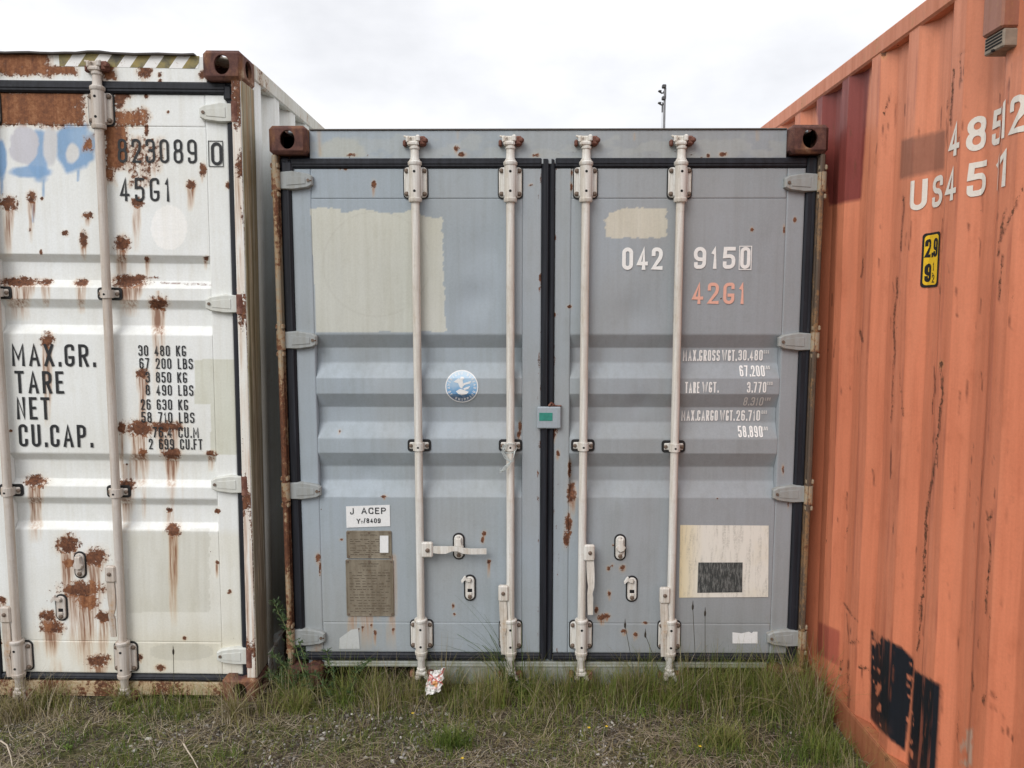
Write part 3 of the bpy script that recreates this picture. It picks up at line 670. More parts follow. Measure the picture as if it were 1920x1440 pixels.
# ================================================================== GREY CONTAINER
GC = Cont('shipping_container', (0.127, 3.433, 0.0), (0, 0, 0), 2.591, 'grey blue container with cream paint patches, standing between white and orange containers', 'container')
shell(GC, dict(wall=m_gframe, top=m_gframe, bottom=m_gframe, cast=m_cast), .2)
g_gro = []
for q in ((627, 652, 680, 709), (738, 763, 791, 822), (849, 874, 900, 932)):
    g_gro.append((GC.L(700, q[0])[1], GC.L(700, q[1], YD + .036)[1], GC.L(700, q[2], YD + .036)[1], GC.L(700, q[3])[1]))
def grey_extra(u, v, P, t, r, s):
    # greener / warmer drift of the old paint; next, darker grey towards the right
    t = lay(t, sstep(.35, .75, fbm(u / 210, v / 300, 31, 3)) * .5, (0.375, 0.385, 0.385))
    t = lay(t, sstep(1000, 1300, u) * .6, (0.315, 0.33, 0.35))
    # cream primer square on the first leaf
    top = 391 + 9 * np.abs(np.sin((u - 583) / 31)) * (u > 640) + 8 * (u > 780) + (fbm(u / 14, v * 0, 3, 3) - .5) * 7
    right = 829 + (v - 400) * .032 + (fbm(v / 9, v * 0, 8, 3) - .5) * 8; bot = 622 + (fbm(u / 20, u * 0, 2, 2) - .5) * 4
    m = (u > 582 + (v - 390) * .05) & (u < right) & (v > top) & (v < bot)
    cream = np.array((0.585, 0.60, 0.555)) * (1 + .05 * (vnoise(u / 8, v / 160, 12) - .5))[:, None]
    yel = sstep(520, 395, v) * .3
    cream = cream * (1 - yel[:, None]) + np.array((0.63, 0.62, 0.52)) * yel[:, None]
    t = np.where(m[:, None], cream, t)
    rr = np.abs(np.hypot((u - 706) / 1.02, v - 495) - 98); t = lay(t, m * np.clip(1 - rr / 2.2, 0, 1) * .28 * (vnoise(u / 30, v / 30, 2) > .3), (.42, .41, .36))
    m = ((u > 1135 + 6 * np.clip((412 - v) / 10, 0, 1) + (fbm(v / 7, v * 0, 5, 2) - .5) * 8) & (u < 1250 + (fbm(v / 6, v * 0, 6, 2) - .5) * 7) & (v > 391 + 10 * np.clip((1165 - u) / 20, 0, 1) + (fbm(u / 8, u * 0, 4, 3) - .5) * 6) & (v < 446 + (fbm(u / 9, u * 0, 9, 2) - .5) * 5))
    t = np.where(m[:, None], np.array((0.61, 0.585, 0.50)) * (1 + .10 * (vnoise(u / 3, v / 60, 12) - .5))[:, None], t)
    # stain halo round the data plate, drip below
    s = np.maximum(s, ((u > 648) & (u < 742) & (v > 1150) & (v < 1222)) * np.clip((1225 - v) / 70, 0, 1) * .62 * sstep(.3, .7, vnoise(u / 6, v / 70, 3)))
    s = np.maximum(s, np.clip(1 - seg_dist(u, v, (737, 1045), (738, 1150)) / 9, 0, 1) * .7)
    # grime in the lower part
    t = lay(t, sstep(900, 1240, v) * .28 * fbm(u / 40, v / 120, 14, 3), (.30, .30, .27))
    # primer showing along the header
    m = sstep(.50, .60, fbm(u / 34, v / 16, 17, 4) - np.clip((268 - v) / 60, 0, 1) + .10) * (v < 296) * (v > 238)
    t = lay(t, m * .3, (.48, .50, .47))
    m = np.clip(1.35 - np.hypot((u - 640) / 34, (v - 288) / 24) - (fbm(u / 9, v / 9, 3) - .5) * .4, 0, .15) / .15 * (v < 296); t = lay(t, m * .8, (.47, .49, .455))
    r = np.maximum(r, np.where((v > 283) & (v < 297), sstep(.66, .85, fbm(u / 16, v / 5, 41, 3)) * .5, 0))
    # scuffed edges beside the centre gap
    e = np.minimum(np.abs(u - 1012), np.abs(u - 1043)); r = np.maximum(r, (e < 5) * sstep(.56, .8, fbm(u / 6, v / 26, 22, 3)) * .62)
    return t, r, s
gb = [(648, 317, 4, 4, 0), (638, 316, 3, 3, 0), (701, 346, 5, 9, 14), (541, 1050, 3, 4, 0), (1072, 925, 11, 24, 20), (1066, 985, 8, 26, 10), (1062, 1010, 6, 20, 0), (1068, 880, 4, 18, 0), (908, 1000, 5, 5, 6), (905, 1012, 4, 8, 0), (917, 1053, 5, 5, 22),
      (850, 1135, 3, 5, 4), (852, 1152, 3, 3, 0), (640, 1012, 4, 3, 0), (720, 931, 7, 3, 4), (637, 808, 3, 3, 5), (596, 1045, 5, 9, 8), (600, 1065, 3, 16, 0), (1118, 1144, 4, 8, 0), (1128, 1158, 9, 8, 8), (1137, 1155, 8, 6, 6), (1170, 1184, 7, 5, 5), (1192, 1190, 6, 6, 6), (1142, 1112, 4, 6, 8), (1148, 1060, 3, 4, 0), (1167, 1065, 6, 7, 3), (1141, 1066, 4, 5, 0), (1210, 1168, 6, 3, 0),
      (1478, 940, 2, 14, 0), (1468, 880, 2, 10, 0), (1470, 430, 3, 9, 0), (1490, 412, 4, 6, 0), (1072, 325, 2, 9, 0), (1071, 350, 3, 10, 0), (1068, 575, 5, 4, 0), (1040, 590, 2, 5, 0), (996, 347, 5, 3, 0), (975, 800, 4, 12, 6), (973, 815, 4, 9, 0), (680, 1176, 4, 4, 8), (696, 1172, 3, 3, 6), (703, 1187, 5, 7, 16), (672, 1180, 3, 3, 5), (737, 1180, 3, 4, 8), (667, 1192, 3, 3, 4), (1150, 1022, 2, 3, 0), (1345, 935, 3, 2, 0), (1410, 430, 4, 5, 0), (1352, 560, 2, 2, 0),
      (856, 278, 6, 6, 5), (866, 290, 10, 6, 0), (1005, 291, 8, 4, 0), (1355, 289, 9, 5, 0), (1328, 292, 4, 5, 0), (660, 290, 10, 4, 0), (1046, 850, 4, 8, 6), (1038, 812, 5, 14, 8)]
gs = [(1190, 250, 1190, 262, 3, .7), (598, 245, 600, 290, 6, .45), (1420, 240, 1420, 262, 4, .5), (858, 240, 858, 260, 4, .3), (541, 1195, 545, 1222, 10, .45), (600, 1200, 590, 1226, 12, .5)]
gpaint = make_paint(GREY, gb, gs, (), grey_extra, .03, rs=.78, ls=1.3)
zt, zb = GC.L(800, 316)[1], GC.L(800, 1223)[1]; szt, szb = GC.L(800, 373)[1], GC.L(800, 1167)[1]
gx = dict(l0=GC.L(548, 400)[0], l1=GC.L(1014, 700)[0], r0=GC.L(1039, 700)[0], r1=GC.L(1508, 400)[0])
for (a, b_, r_, d_) in ((890, 560, .07, .009), (905, 470, .10, .006), (690, 890, .06, .007), (640, 780, .09, .006), (1190, 590, .09, .009), (1150, 920, .06, .009), (1200, 760, .05, .008), (880, 900, .07, .006), (700, 690, .07, .006), (1130, 680, .06, .006)): DENTS.append((*GC.L(a, b_), r_, d_))
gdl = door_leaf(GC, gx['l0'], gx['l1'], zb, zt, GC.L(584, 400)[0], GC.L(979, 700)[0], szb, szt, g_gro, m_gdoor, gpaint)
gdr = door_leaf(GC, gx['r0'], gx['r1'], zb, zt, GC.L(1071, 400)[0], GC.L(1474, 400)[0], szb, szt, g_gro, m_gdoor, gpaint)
tag(gdl, 'grey door leaf with cream paint square'); tag(gdr, 'grey door leaf with white and pink numbers')
# gaskets
zg_t = GC.L(800, 294, .046)[1]; zg_b = GC.L(800, 1240, .046)[1]; xl = GC.L(527, 400, .046)[0]; xr = GC.L(1530, 400, .046)[0]
b = MB(); gasket_bar(b, xl, gx['l0'] - .001, zg_b, zg_t); gasket_bar(b, gx['l0'] - .004, gx['l1'] + .004, zt + .001, zg_t - .001, .048); gasket_bar(b, gx['l0'] - .004, gx['l1'] + .004, zg_b + .001, zb - .001, .048); gasket_bar(b, gx['l1'] + .001, (gx['l1'] + gx['r0']) / 2 + .004, zg_b + .002, zg_t - .002, .050); b.box(xl + .004, gx['l0'] + .012, .040, .07, zg_t - .085, zg_t - .015, 0, .01)
b.build('gasket', m_rub, gdl)
b = MB(); gasket_bar(b, gx['r1'] + .001, xr, zg_b, zg_t); gasket_bar(b, gx['r0'] - .004, gx['r1'] + .004, zt + .001, zg_t - .001, .048); gasket_bar(b, gx['r0'] - .004, gx['r1'] + .004, zg_b + .001, zb - .001, .048); gasket_bar(b, (gx['l1'] + gx['r0']) / 2 + .005, gx['r0'] - .001, zg_b + .002, zg_t - .002, .0515)
b.build('gasket', m_rub, gdr)
# posts, header, sill
def jpost(cont, sx, xin, mat, z0, z1):
    b = MB(); xo = sx * 1.213; xm = xo - sx * .022
    b.box(xo, xm, .012, .165, z0, z1, 0, .006); b.box(xm - sx * .002, xin + sx * .002, .034, .165, z0, z1, 0, .005); b.box(xin, sx * 1.08, .088, .16, z0, z1, 0, .004)
    return b.build('corner_post', mat, cont.o)
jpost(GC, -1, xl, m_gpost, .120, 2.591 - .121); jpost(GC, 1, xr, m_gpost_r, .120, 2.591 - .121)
xc = 1.219 - .166
def hfn(y):
    def f(U, Z): return np.stack([U, np.full(U.shape, y), Z], -1)
    return f
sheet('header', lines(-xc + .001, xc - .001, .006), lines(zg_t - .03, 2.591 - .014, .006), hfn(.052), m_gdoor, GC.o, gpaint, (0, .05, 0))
MB().box(-xc + .002, xc - .002, .046, .13, 2.591 - .013, 2.591 - .006, 0, .002).build('header_cap', plain('dark_edge', (.10, .09, .08), .7), GC.o)
zs_t = zg_b - .004
b = MB(); b.box(-xc + .002, xc - .002, .050, .12, .105, zs_t, 0, .004); b.box(-.56, .66, .050, .12, .012, .104, 0, .004); b.box(-xc + .002, xc - .002, .046, .054, .100, .112, 0, .003)
b.build('sill', m_gsill, GC.o)
# hinges
hm = {s: hinge_mesh(s, [m_ghinge, m_gpost, m_bolt]) for s in (1, -1)}; lm = {s: lug_mesh(s, m_gpost) for s in (1, -1)}
for v in (338, 638, 921, 1196): z = GC.L(545, v, .035)[1]; link('hinge', hm[1], gdl, (xl + .0, 0, z)); [link('hinge_lug', lm[1], GC.o, (xl, 0, z + q)) for q in (-.062, .062)]
for v in (342, 641, 927, 1198): z = GC.L(1510, v, .035)[1]; link('hinge', hm[-1], gdr, (xr - .0, 0, z)); [link('hinge_lug', lm[-1], GC.o, (xr, 0, z + q)) for q in (-.062, .062)]
# lock bars
gg = gear(m_hw, 'g')
ZB = GC.L(788, 1193, .03)[1]; ZCT = GC.L(800, 296, .03)[1] - .012; ZCB = GC.L(790, 1240, .03)[1] + .02
for (u, v), vg, hd, vh in (((783, 700), 837, 'handle_h', 1031), ((957, 700), 837, 'handle_d-1', 1112), ((1095, 700), 837, 'handle_d1', 1036), ((1268, 700), 839, 'handle_d-1', 1116)):
    x = GC.L(u, v, YR)[0]; lockbar(GC, gg, m_hw, x, GC.L(u, 341, .03)[1], ZB, ZCT, ZCB, [GC.L(u, vg, .03)[1]], hd, GC.L(u, vh, .01)[1])
for dr, u, v, sh in ((gdl, 860, 1025, 1), (gdl, 881, 1103, 0), (gdr, 1163, 1027, 1), (gdr, 1185, 1105, 0)):
    x, z = GC.L(u, v, .05); catch(dr, gg, x, z, sh)
# centre lug with green tag
xa, za = GC.L(1007, 804, .035); xb, zb_ = GC.L(1052, 763, .035)
lug = MB().box(xa, xb, .036, .058, za, zb_, 0, .005).build('customs_lug', m_gframe, gdr)
b = MB(); b.box(xa + .05, xb + .003, .040, .058, zb_ + .001, zb_ + .006, 0, .002); b.tube([(xa + .055, .042, zb_ + .004), (xa + .065, .040, zb_ + .018), (xa + .078, .042, zb_ + .008)], .006, 8, 0); b.build('rusted_wire', m_keeper, gdr)
xa, za = GC.L(1011, 789, .035); xb, zb_ = GC.L(1036, 774, .035); MB().box(xa, xb, .0346, .037, za, zb_, 0, .0004).build('green_tag', plain('green_tape', (0.03, 0.235, 0.185), .45), gdr)
# lettering
T = lambda *a, **k: put_text(GC, gdr, g_gro, *a, **k)
T('042', 1166, 506, 1242, 42, m_twhite, .5, .17, .17); T('915', 1300, 504, 1378, 41, m_twhite, .5, .17, .2); T('0', 1387, 504, 1406, 41, m_twhite, .5, .16); T('|', 1384.5, 506, 1408.5, 45, m_twhite, .5, .035)
T('42G1', 1297, 570, 1396, 40, m_tpink, .5, .15, .2)
for t_, u0, v0, u1, hp, mt in (('MAX.GROSS', 1283, 678, 1353, 21, m_twhite), ('WGT.', 1357, 678, 1384, 21, m_twhite), ('30.480', 1388, 677, 1434, 20, m_twhite), ('67.200', 1388, 706, 1435, 20, m_twhite), ('TARE', 1284, 737, 1311, 21, m_twhite), ('WGT.', 1316, 736, 1346, 20, m_twhite), ('3.770', 1400, 736, 1436, 20, m_twhite), ('8.310', 1396, 762, 1433, 17, m_tgrey),
                               ('MAX.CARGO', 1280, 791, 1349, 20, m_twhite), ('WGT.', 1353, 791, 1380, 20, m_twhite), ('26.710', 1384, 791, 1429, 20, m_twhite), ('58.890', 1385, 820, 1431, 20, m_twhite)):
    T(t_, u0, v0, u1, hp, mt, .38, .125, .13)
for t_, u0, v0, u1 in (('KGS', 1436, 664, 1446), ('LBS', 1436, 693, 1446), ('KGS', 1438, 722, 1448), ('LBS', 1436, 752, 1446), ('KGS', 1432, 778, 1442), ('LBS', 1432, 808, 1442)): T(t_, u0, v0, u1, 6.5, m_tgrey, .36, .2, .2)
# stickers and plates of the first leaf
def rect(u0, v0, u1, v1): return [(u0, v1), (u1, v1), (u1, v0), (u0, v0)]
decal(GC, gdl, g_gro, [(650, 989), (732, 986), (731, 946), (649, 949)], m_swhite, 'label')
tl = lambda *a, **k: put_text(GC, gdl, g_gro, *a, **k)
tl('J', 657, 964, 664, 12, m_tblack, .5, .15, off=.0042); tl('ACEP', 678, 963, 724, 12, m_tblack, .62, .16, .22, off=.0042); tl('Y', 669, 981, 676, 9, m_tblack, .6, .18, off=.0042); tl('T', 677, 981, 681, 5, m_tblack, .6, .18, off=.0042); tl('/8409', 682, 980, 714, 9, m_tblack, .6, .18, .2, off=.0042)
def plate_mat():
    g = NG('old_brass_plate'); n = g.noise(g.coord((30, 30, 6)), 1, 5, .6); n2 = g.noise(g.coord(), 60, 5, .7)
    c = g.mix(g.mr(n, .3, .7), (0.175, 0.145, 0.105), (0.30, 0.265, 0.205)); c = g.mix(g.mr(n2, .55, .75, 0, .6), c, (0.13, 0.075, 0.04)); g.bump(n2, .3, .001); return g.end(c, .6, .25, .3)
m_plate = plate_mat(); m_engr = letters('engraved_text', (0.095, 0.075, 0.055), .6, (.2, .17, .13))
def plate(u0, v0, u1, v1, title, rows, seed):
    xa, za = GC.L(u0, v1); xb, zb_ = GC.L(u1, v0)
    b = MB(); b.box(xa, xb, YD - .006, YD + .001, za, zb_, 0, .002)
    for sx in (xa + .006, (xa + xb) / 2, xb - .006):
        for sz in (za + .006, zb_ - .006): b.lathe([(.006, YD - .005), (.005, YD - .009)], (sx, 0, sz), 8, 1, 'Y')
    for x_ in (xa, xb): b.box(x_ - .003, x_ + .003, YD - .0075, YD, za, zb_, 0, .001)
    for z_ in (za, zb_): b.box(xa, xb, YD - .0072, YD, z_ - .003, z_ + .003, 0, .001)
    p = b.build('data_plate', [m_plate, m_bolt], gdl)
    rg = random.Random(seed); V = []; F = []; wpl = xb - xa; hpl = zb_ - za; k = 0
    for (tx, hh) in title:
        gv, gf = text2d(tx, hh, .5, .16, .2, min(wpl * .8, len(tx) * hh * .7)); mxw = max(p_[0] for p_ in gv); o = len(V)
        V += [(p_[0] + (xa + xb) / 2 - mxw / 2, p_[1] + zb_ - .02 - k) for p_ in gv]; F += [tuple(i + o for i in f) for f in gf]; k += hh * 1.8
    z_ = zb_ - .028 - k
    while z_ > za + .014:
        x_ = xa + .014
        while x_ < xb - .016:
            l = rg.uniform(.006, .026)
            if rg.random() < .72:
                h_ = rg.uniform(.0022, .0034); o = len(V); V += [(x_, z_), (min(x_ + l, xb - .012), z_), (min(x_ + l, xb - .012), z_ + h_), (x_, z_ + h_)]; F.append((o, o + 1, o + 2, o + 3))
            x_ += l + rg.uniform(.002, .012)
        z_ -= hpl / rows
    me = conform(V, F, lambda x, z: (x, YD - .0066, z)); me.materials.append(m_engr); link('engraved_print', me, gdl)['kind'] = 'stuff'; return p
plate(652, 996, 733, 1045, [('CSC SAFETY APPROVAL', .006)], 12, 3)
plate(652, 1050, 736, 1153, [('APPROVED FOR TRANSPORT', .0058), ('UNDER CUSTOMS SEAL', .0055)], 20, 5)
decal(GC, gdl, g_gro, rect(713, 1003, 729, 1035), m_swhite, 'barcode_label', off=.0095)
m_shield = letters('scraped_label', (0.52, 0.54, 0.53), .9, (.28, .29, .28))
decal(GC, gdl, g_gro, [(636, 1216), (675, 1216), (672, 1178), (659, 1180), (637, 1196)], m_shield, 'torn_label')
# round emblem
cu, cv = GC.L(866, 725); rr = (GC.L(897, 725)[0] - GC.L(835, 725)[0]) / 2
def disc(r, n=40, a0=0, a1=2 * math.pi, cx=None, cz=None): return [((cx if cx is not None else cu) + r * math.cos(a0 + (a1 - a0) * k / n), (cz if cz is not None else cv) + r * math.sin(a0 + (a1 - a0) * k / n)) for k in range(n)]
zcuts = [z for q in g_gro for z in q]
gmap = lambda off: (lambda x, z: (x, YD - off - .002 + .0045 * (float(fbm(np.array([x * 2.6 + 3]), np.array([z * 2.2]), 201, 2)[0]) - .5) + float(groove_y(np.array([z]), g_gro, .036)[0]), z))
def emblem_part(V, F, mat, off, name='emblem_sticker'):
    me = conform(V, F, gmap(off), (), zcuts); me.name = name; me.materials.append(mat); return link(name, me, gdl)
P = disc(rr); emblem_part(P, [tuple(range(len(P)))], m_swhite, .0010)
def emblem_blue():
    g = NG('emblem_blue'); z = g.sep(g.coord())[2]; n = g.noise(g.coord(), 30, 4)
    f = g.mr(z, cv - rr, cv + rr); c = g.ramp(f, [(.18, srgb(70, 95, 125)), (.30, srgb(96, 146, 190)), (.62, srgb(150, 190, 222)), (.95, srgb(196, 214, 226))])
    return g.end(g.mix(g.mr(n, .45, .75, 0, .35), c, (.62, .67, .7)), .45)
P = disc(rr * .93); emblem_part(P, [tuple(range(len(P)))], emblem_blue(), .0014)
V = []; F = []
def arc_text(txt, r, a_mid, step, top, h_):
    for i, c in enumerate(txt):
        a = a_mid + (i - (len(txt) - 1) / 2) * (-step if top else step); gv, gf = union2d(*glyph(c, h_ * .6 * GW.get(c, 1), h_, h_ * .18)); o = len(V); wv = h_ * .6 * GW.get(c, 1) / 2
        for p in gv:
            lx, lz = p[0] - wv, p[1] - h_ / 2; rot = a - math.pi / 2 if top else a + math.pi / 2
            V.append((cu + r * math.cos(a) + lx * math.cos(rot) - lz * math.sin(rot), cv + r * math.sin(a) + lx * math.sin(rot) + lz * math.cos(rot)))
        F.extend([tuple(j + o for j in f) for f in gf])
arc_text('AMERICAN BUREAU', rr * .80, math.pi / 2, R(13.5), True, rr * .17); arc_text('OF SHIPPING', rr * .80, -math.pi / 2, R(13.5), False, rr * .17)
emblem_part(V, F, m_swhite, .0019, 'emblem_lettering')['kind'] = 'stuff'
S_ = lambda pts: [(cu + x * rr, cv + z * rr) for x, z in pts]
V = []; F = []
for pts in ([(-.5, .30), (-.2, .52), (.05, .42), (.12, .1), (.02, -.12), (-.12, -.02), (-.22, .22)], [(.02, -.05), (.18, .12), (.5, .2), (.58, .36), (.3, .28), (.12, .22)], [(.08, -.1), (.3, -.02), (.52, .06), (.4, -.12), (.15, -.2)], [(-.36, -.28), (-.1, -.12), (.1, -.18), (.42, -.3), (.3, -.44), (.0, -.52), (-.2, -.44)], [(-.14, .44), (-.05, .62), (.12, .6), (.16, .48), (.04, .42)]):
    o = len(V); V += S_(pts); F.append(tuple(range(o, o + len(pts))))
emblem_part(V, F, m_swhite, .0023, 'emblem_eagle')
# second leaf stickers
def cream_mat():
    g = NG('weathered_cream_sticker'); x, y, z = g.sep(g.coord()); n = g.noise(g.coord((60, 60, 8)), 1, 5, .65); n2 = g.noise(g.coord(), 9, 4); n3 = g.noise(g.coord(), 130, 4, .8)
    xx = g.mr(x, GC.L(1275, 1050)[0], GC.L(1318, 1050)[0]); c = g.mix(xx, (0.74, 0.65, 0.42), (0.76, 0.745, 0.68)); c = g.mix(g.mr(n2, .5, .7, 0, .35), c, (0.72, 0.66, 0.50)); c = g.mix(g.math('MULTIPLY', g.mr(n, .48, .75, 0, .85), g.mr(n3, .35, .6)), c, (0.27, 0.265, 0.23)); return g.end(c, .6)
decal(GC, gdr, g_gro, [(1273, 1120), (1440, 1119), (1441, 985), (1275, 984)], cream_mat(), 'placard_sticker')
def scr_mat():
    g = NG('scratched_dark_sticker'); n = g.noise(g.coord((150, 150, 30)), 1, 6, .75); return g.end(g.mix(g.mr(n, .45, .65, 0, .75), (0.035, 0.04, 0.04), (0.27, 0.28, 0.27)), .6)
decal(GC, gdr, g_gro, [(1307, 1111), (1391, 1110), (1392, 1054), (1309, 1054)], scr_mat(), 'placard_panel', off=.0037)
decal(GC, gdr, g_gro, [(1373, 1206), (1420, 1206), (1420, 1184), (1412, 1184), (1409, 1187), (1404, 1184), (1390, 1187), (1373, 1185)], m_swhite, 'torn_label')
# ================================================================== WHITE CONTAINER
TH, RO = R(0.4), 0.0112
DENTS.clear()
_wr = Euler((0, RO, TH)); _m = Matrix.LocRotScale(None, _wr, None); _cr = _m @ Vector((1.219, 0, 2.896))
WC = Cont('shipping_container', (-1.166 - _cr.x, 3.345 - _cr.y, 2.879 - _cr.z), (0, RO, TH), 2.896, 'rust spotted white container with blue graffiti and black weight table', 'container')
shell(WC, dict(wall=m_wside, top=m_wrail, bottom=m_wframe, cast=m_cast), .2)
w_gro = []
for q in ((479, 494, 527, 541), (563, 580, 611, 628), (852, 864, 899, 913), (935, 946, 979, 995)):
    w_gro.append((WC.L(300, q[0])[1], WC.L(300, q[1], YD + .028)[1], WC.L(300, q[2], YD + .028)[1], WC.L(300, q[3])[1]))
wb_ = [(16, 382, 15, 15, 46), (60, 370, 9, 12, 40), (165, 404, 9, 7, 8), (122, 437, 6, 5, 0), (157, 448, 7, 16, 14), (229, 457, 14, 15, 34), (257, 380, 11, 9, 46), (358, 347, 9, 9, 22), (380, 318, 6, 12, 8), (427, 347, 4, 7, 0), (36, 529, 36, 9, 34), (85, 528, 13, 6, 24), (152, 530, 13, 7, 28), (242, 527, 33, 12, 30), (262, 521, 12, 6, 0), (297, 569, 18, 13, 60),
       (89, 638, 13, 13, 80), (267, 700, 12, 9, 70), (262, 803, 24, 16, 55), (312, 801, 30, 11, 30), (228, 803, 7, 12, 50), (322, 850, 17, 11, 40), (268, 848, 9, 7, 30), (67, 903, 20, 12, 55), (238, 910, 16, 12, 30), (325, 993, 13, 13, 90), (317, 956, 6, 5, 14), (128, 1022, 21, 18, 60), (178, 1045, 22, 17, 70), (155, 1105, 42, 15, 70), (165, 1128, 20, 16, 70), (130, 1056, 12, 9, 0),
       (90, 1155, 15, 11, 20), (98, 1176, 22, 13, 26), (195, 1157, 15, 12, 45), (184, 1240, 21, 13, 18), (300, 1252, 9, 6, 0), (263, 1232, 5, 6, 4), (407, 1055, 4, 4, 14), (386, 484, 5, 4, 10), (276, 486, 5, 5, 20), (408, 958, 5, 5, 0), (430, 1110, 4, 4, 0), (346, 1197, 4, 4, 0), (396, 850, 10, 5, 16), (20, 808, 3, 3, 0), (4, 1125, 8, 6, 20), (0, 1205, 4, 6, 0), (78, 372, 3, 3, 0), (56, 430, 3, 5, 0), (77, 473, 3, 5, 0),
       (380, 140, 8, 9, 0), (272, 133, 14, 13, 6), (300, 140, 5, 5, 0), (222, 188, 12, 16, 6), (230, 180, 18, 7, 0), (300, 152, 4, 4, 0), (315, 210, 3, 3, 0), (275, 245, 4, 12, 0), (286, 263, 3, 4, 0), (275, 180, 4, 5, 0)]
wscar = [(235, 520, 300, 521, 2.5, .7), (300, 530, 395, 534, 1.8, .62)]
def white_extra(u, v, P, t, r, s):
    cl = lambda d_: np.clip(.5 + (1 - d_) * .8, 0, .95)
    # large rusted fields: header, upper panel, beside the bar
    n = (fbm(u / 22, v / 22, 3, 4) - .5) * .9
    def field(u0, v0, u1, v1, sx=14, sy=9, am=.92):
        q = np.maximum(np.maximum((u0 - u) / sx, (u - u1) / sx), np.maximum((v0 - v) / sy, (v - v1) / sy)); return np.clip(.62 - q * .35 + n * .75, 0, am)
    f1 = np.maximum.reduce([field(-900, 96, 88, 138, 14, 7), field(90, 126, 140, 138, 8, 6), field(-900, 172, 150, 232, 14, 7), field(196, 236, 232, 315, 10, 8), field(204, 210, 270, 232, 10, 8, .7), field(196, 120, 214, 146, 7, 7, .8), field(250, 268, 296, 318, 12, 14, .5), field(196, 315, 212, 336, 6, 8), field(250, 318, 280, 345, 8, 6, .48), field(160, 262, 172, 275, 5, 8, .8)])
    r = np.maximum(r, f1)
    s = np.maximum(s, np.clip((f1 - .12) * 1.6, 0, .9))
    # yellowed lower panel and repainted blocks
    y = sstep(985, 1010, v) * sstep(1290, 1200, v) * sstep(170, 260, u) * (.45 + .5 * fbm(u / 40, v / 60, 6)); t = lay(t, y * .42, (.66, .61, .44))
    y = sstep(1160, 1215, v) * .34; t = lay(t, y, (.70, .64, .46))
    m = ((u > 240) & (u < 392 + (fbm(v / 10, v * 0, 3) - .5) * 10) & (v > 992) & (v < 1148)); t = lay(t, m * (.22 + .18 * vnoise(u / 5, v / 60, 4)), (.45, .44, .36))
    m = (u > 365) & (u < 450) & (v > 674) & (v < 758 + 94 * (u > 395)); t = lay(t, m * (.75 + .15 * vnoise(u / 3, v / 50, 7)), (.655, .665, .575))
    m = (u > 282) & (u < 400) & (v > 1206) & (v < 1240) & (np.hypot((u - 340) / 62, (v - 1222) / 17) < 1); t = lay(t, m * .35, (.5, .5, .45))
    # blue spray paint with a lilac bubble
    blue, sk, li = srgb(132, 170, 212), srgb(168, 196, 226), srgb(205, 205, 214)
    wob = (fbm(u / 18, v / 18, 9, 3) - .5) * .35
    e = lambda a, b_, c, d_: np.hypot((u - a) / c, (v - b_) / d_) + wob
    sm = lambda d_, k=.12: np.clip((1 - d_) / k, 0, 1)
    t = lay(t, sm(e(140, 277, 44, 50), .18) * .95, blue); t = lay(t, sm(e(72, 290, 24, 50), .18) * .9, blue); t = lay(t, sm(e(2, 300, 12, 42), .25), blue); t = lay(t, sm(e(60, 322, 46, 14), .3) * .9, blue); t = lay(t, sm(e(76, 335, 17, 10), .5) * .7, blue); t = lay(t, sm(e(150, 255, 26, 26), .5) * .5, sk)
    t = lay(t, sm(e(44, 274, 29, 40), .12), li); t = lay(t, sm(e(95, 276, 15, 44), .2), (.66, .67, .70)); t = lay(t, sm(e(135, 288, 14, 22), .25), (.72, .73, .74))
    for (a, b0, b1) in ((4, 335, 362), (82, 340, 368), (63, 385, 415), (147, 320, 338)): t = lay(t, np.clip(1.6 - seg_dist(u, v, (a, b0), (a - 1, b1)) / 2, 0, 1) * .8, blue)
    m = np.hypot((u - 317) / 34, (v - 427) / 42) < 1; t = lay(t, m * (.6 + .4 * vnoise(u / 30, v / 2.5, 5)), (.97, .97, .96))
    s = np.maximum(s, ((v > 545) & (v < 860) & (u > 255) & (u < 300)) * np.clip(1 - np.abs(u - 296 + (v - 590) * .035) / 9, 0, 1) * sstep(860, 590, v) * .6)
    s = np.maximum(s, ((v > 870) & (v < 1000) & (u > 230) & (u < 345)) * sstep(.45, .8, vnoise(u / 9, v / 130, 3)) * .5)
    s = np.maximum(s, ((v > 1200) & (v < 1262)) * sstep(.55, .9, vnoise(u / 14, v / 60, 3)) * .42 * sstep(300, 60, u))
    return t, r, s
wpaint = make_paint(WHITE, wb_, (), wscar, white_extra, .015, ls=1.9)
x1 = WC.L(429, 300)[0]; sx1 = WC.L(388, 300)[0]; zt, zb = WC.L(300, 177)[1], WC.L(300, 1263)[1]; szt, szb = WC.L(300, 238)[1], WC.L(300, 1203)[1]
wdr = door_leaf(WC, .012, x1, zb, zt, .012 + (x1 - sx1), sx1, szb, szt, w_gro, m_wdoor, wpaint, .006, .028)
wdl = door_leaf(WC, -x1, -.012, zb, zt, -sx1, -.012 - (x1 - sx1), szb, szt, w_gro, m_wdoor, wpaint, .05, .028)
tag(wdr, 'white door leaf with rust blooms, numbers and weight table'); tag(wdl, 'plain white door leaf')
zg_t = WC.L(300, 152, .046)[1]; zg_b = WC.L(300, 1278, .046)[1]; xr = WC.L(441, 300, .046)[0]
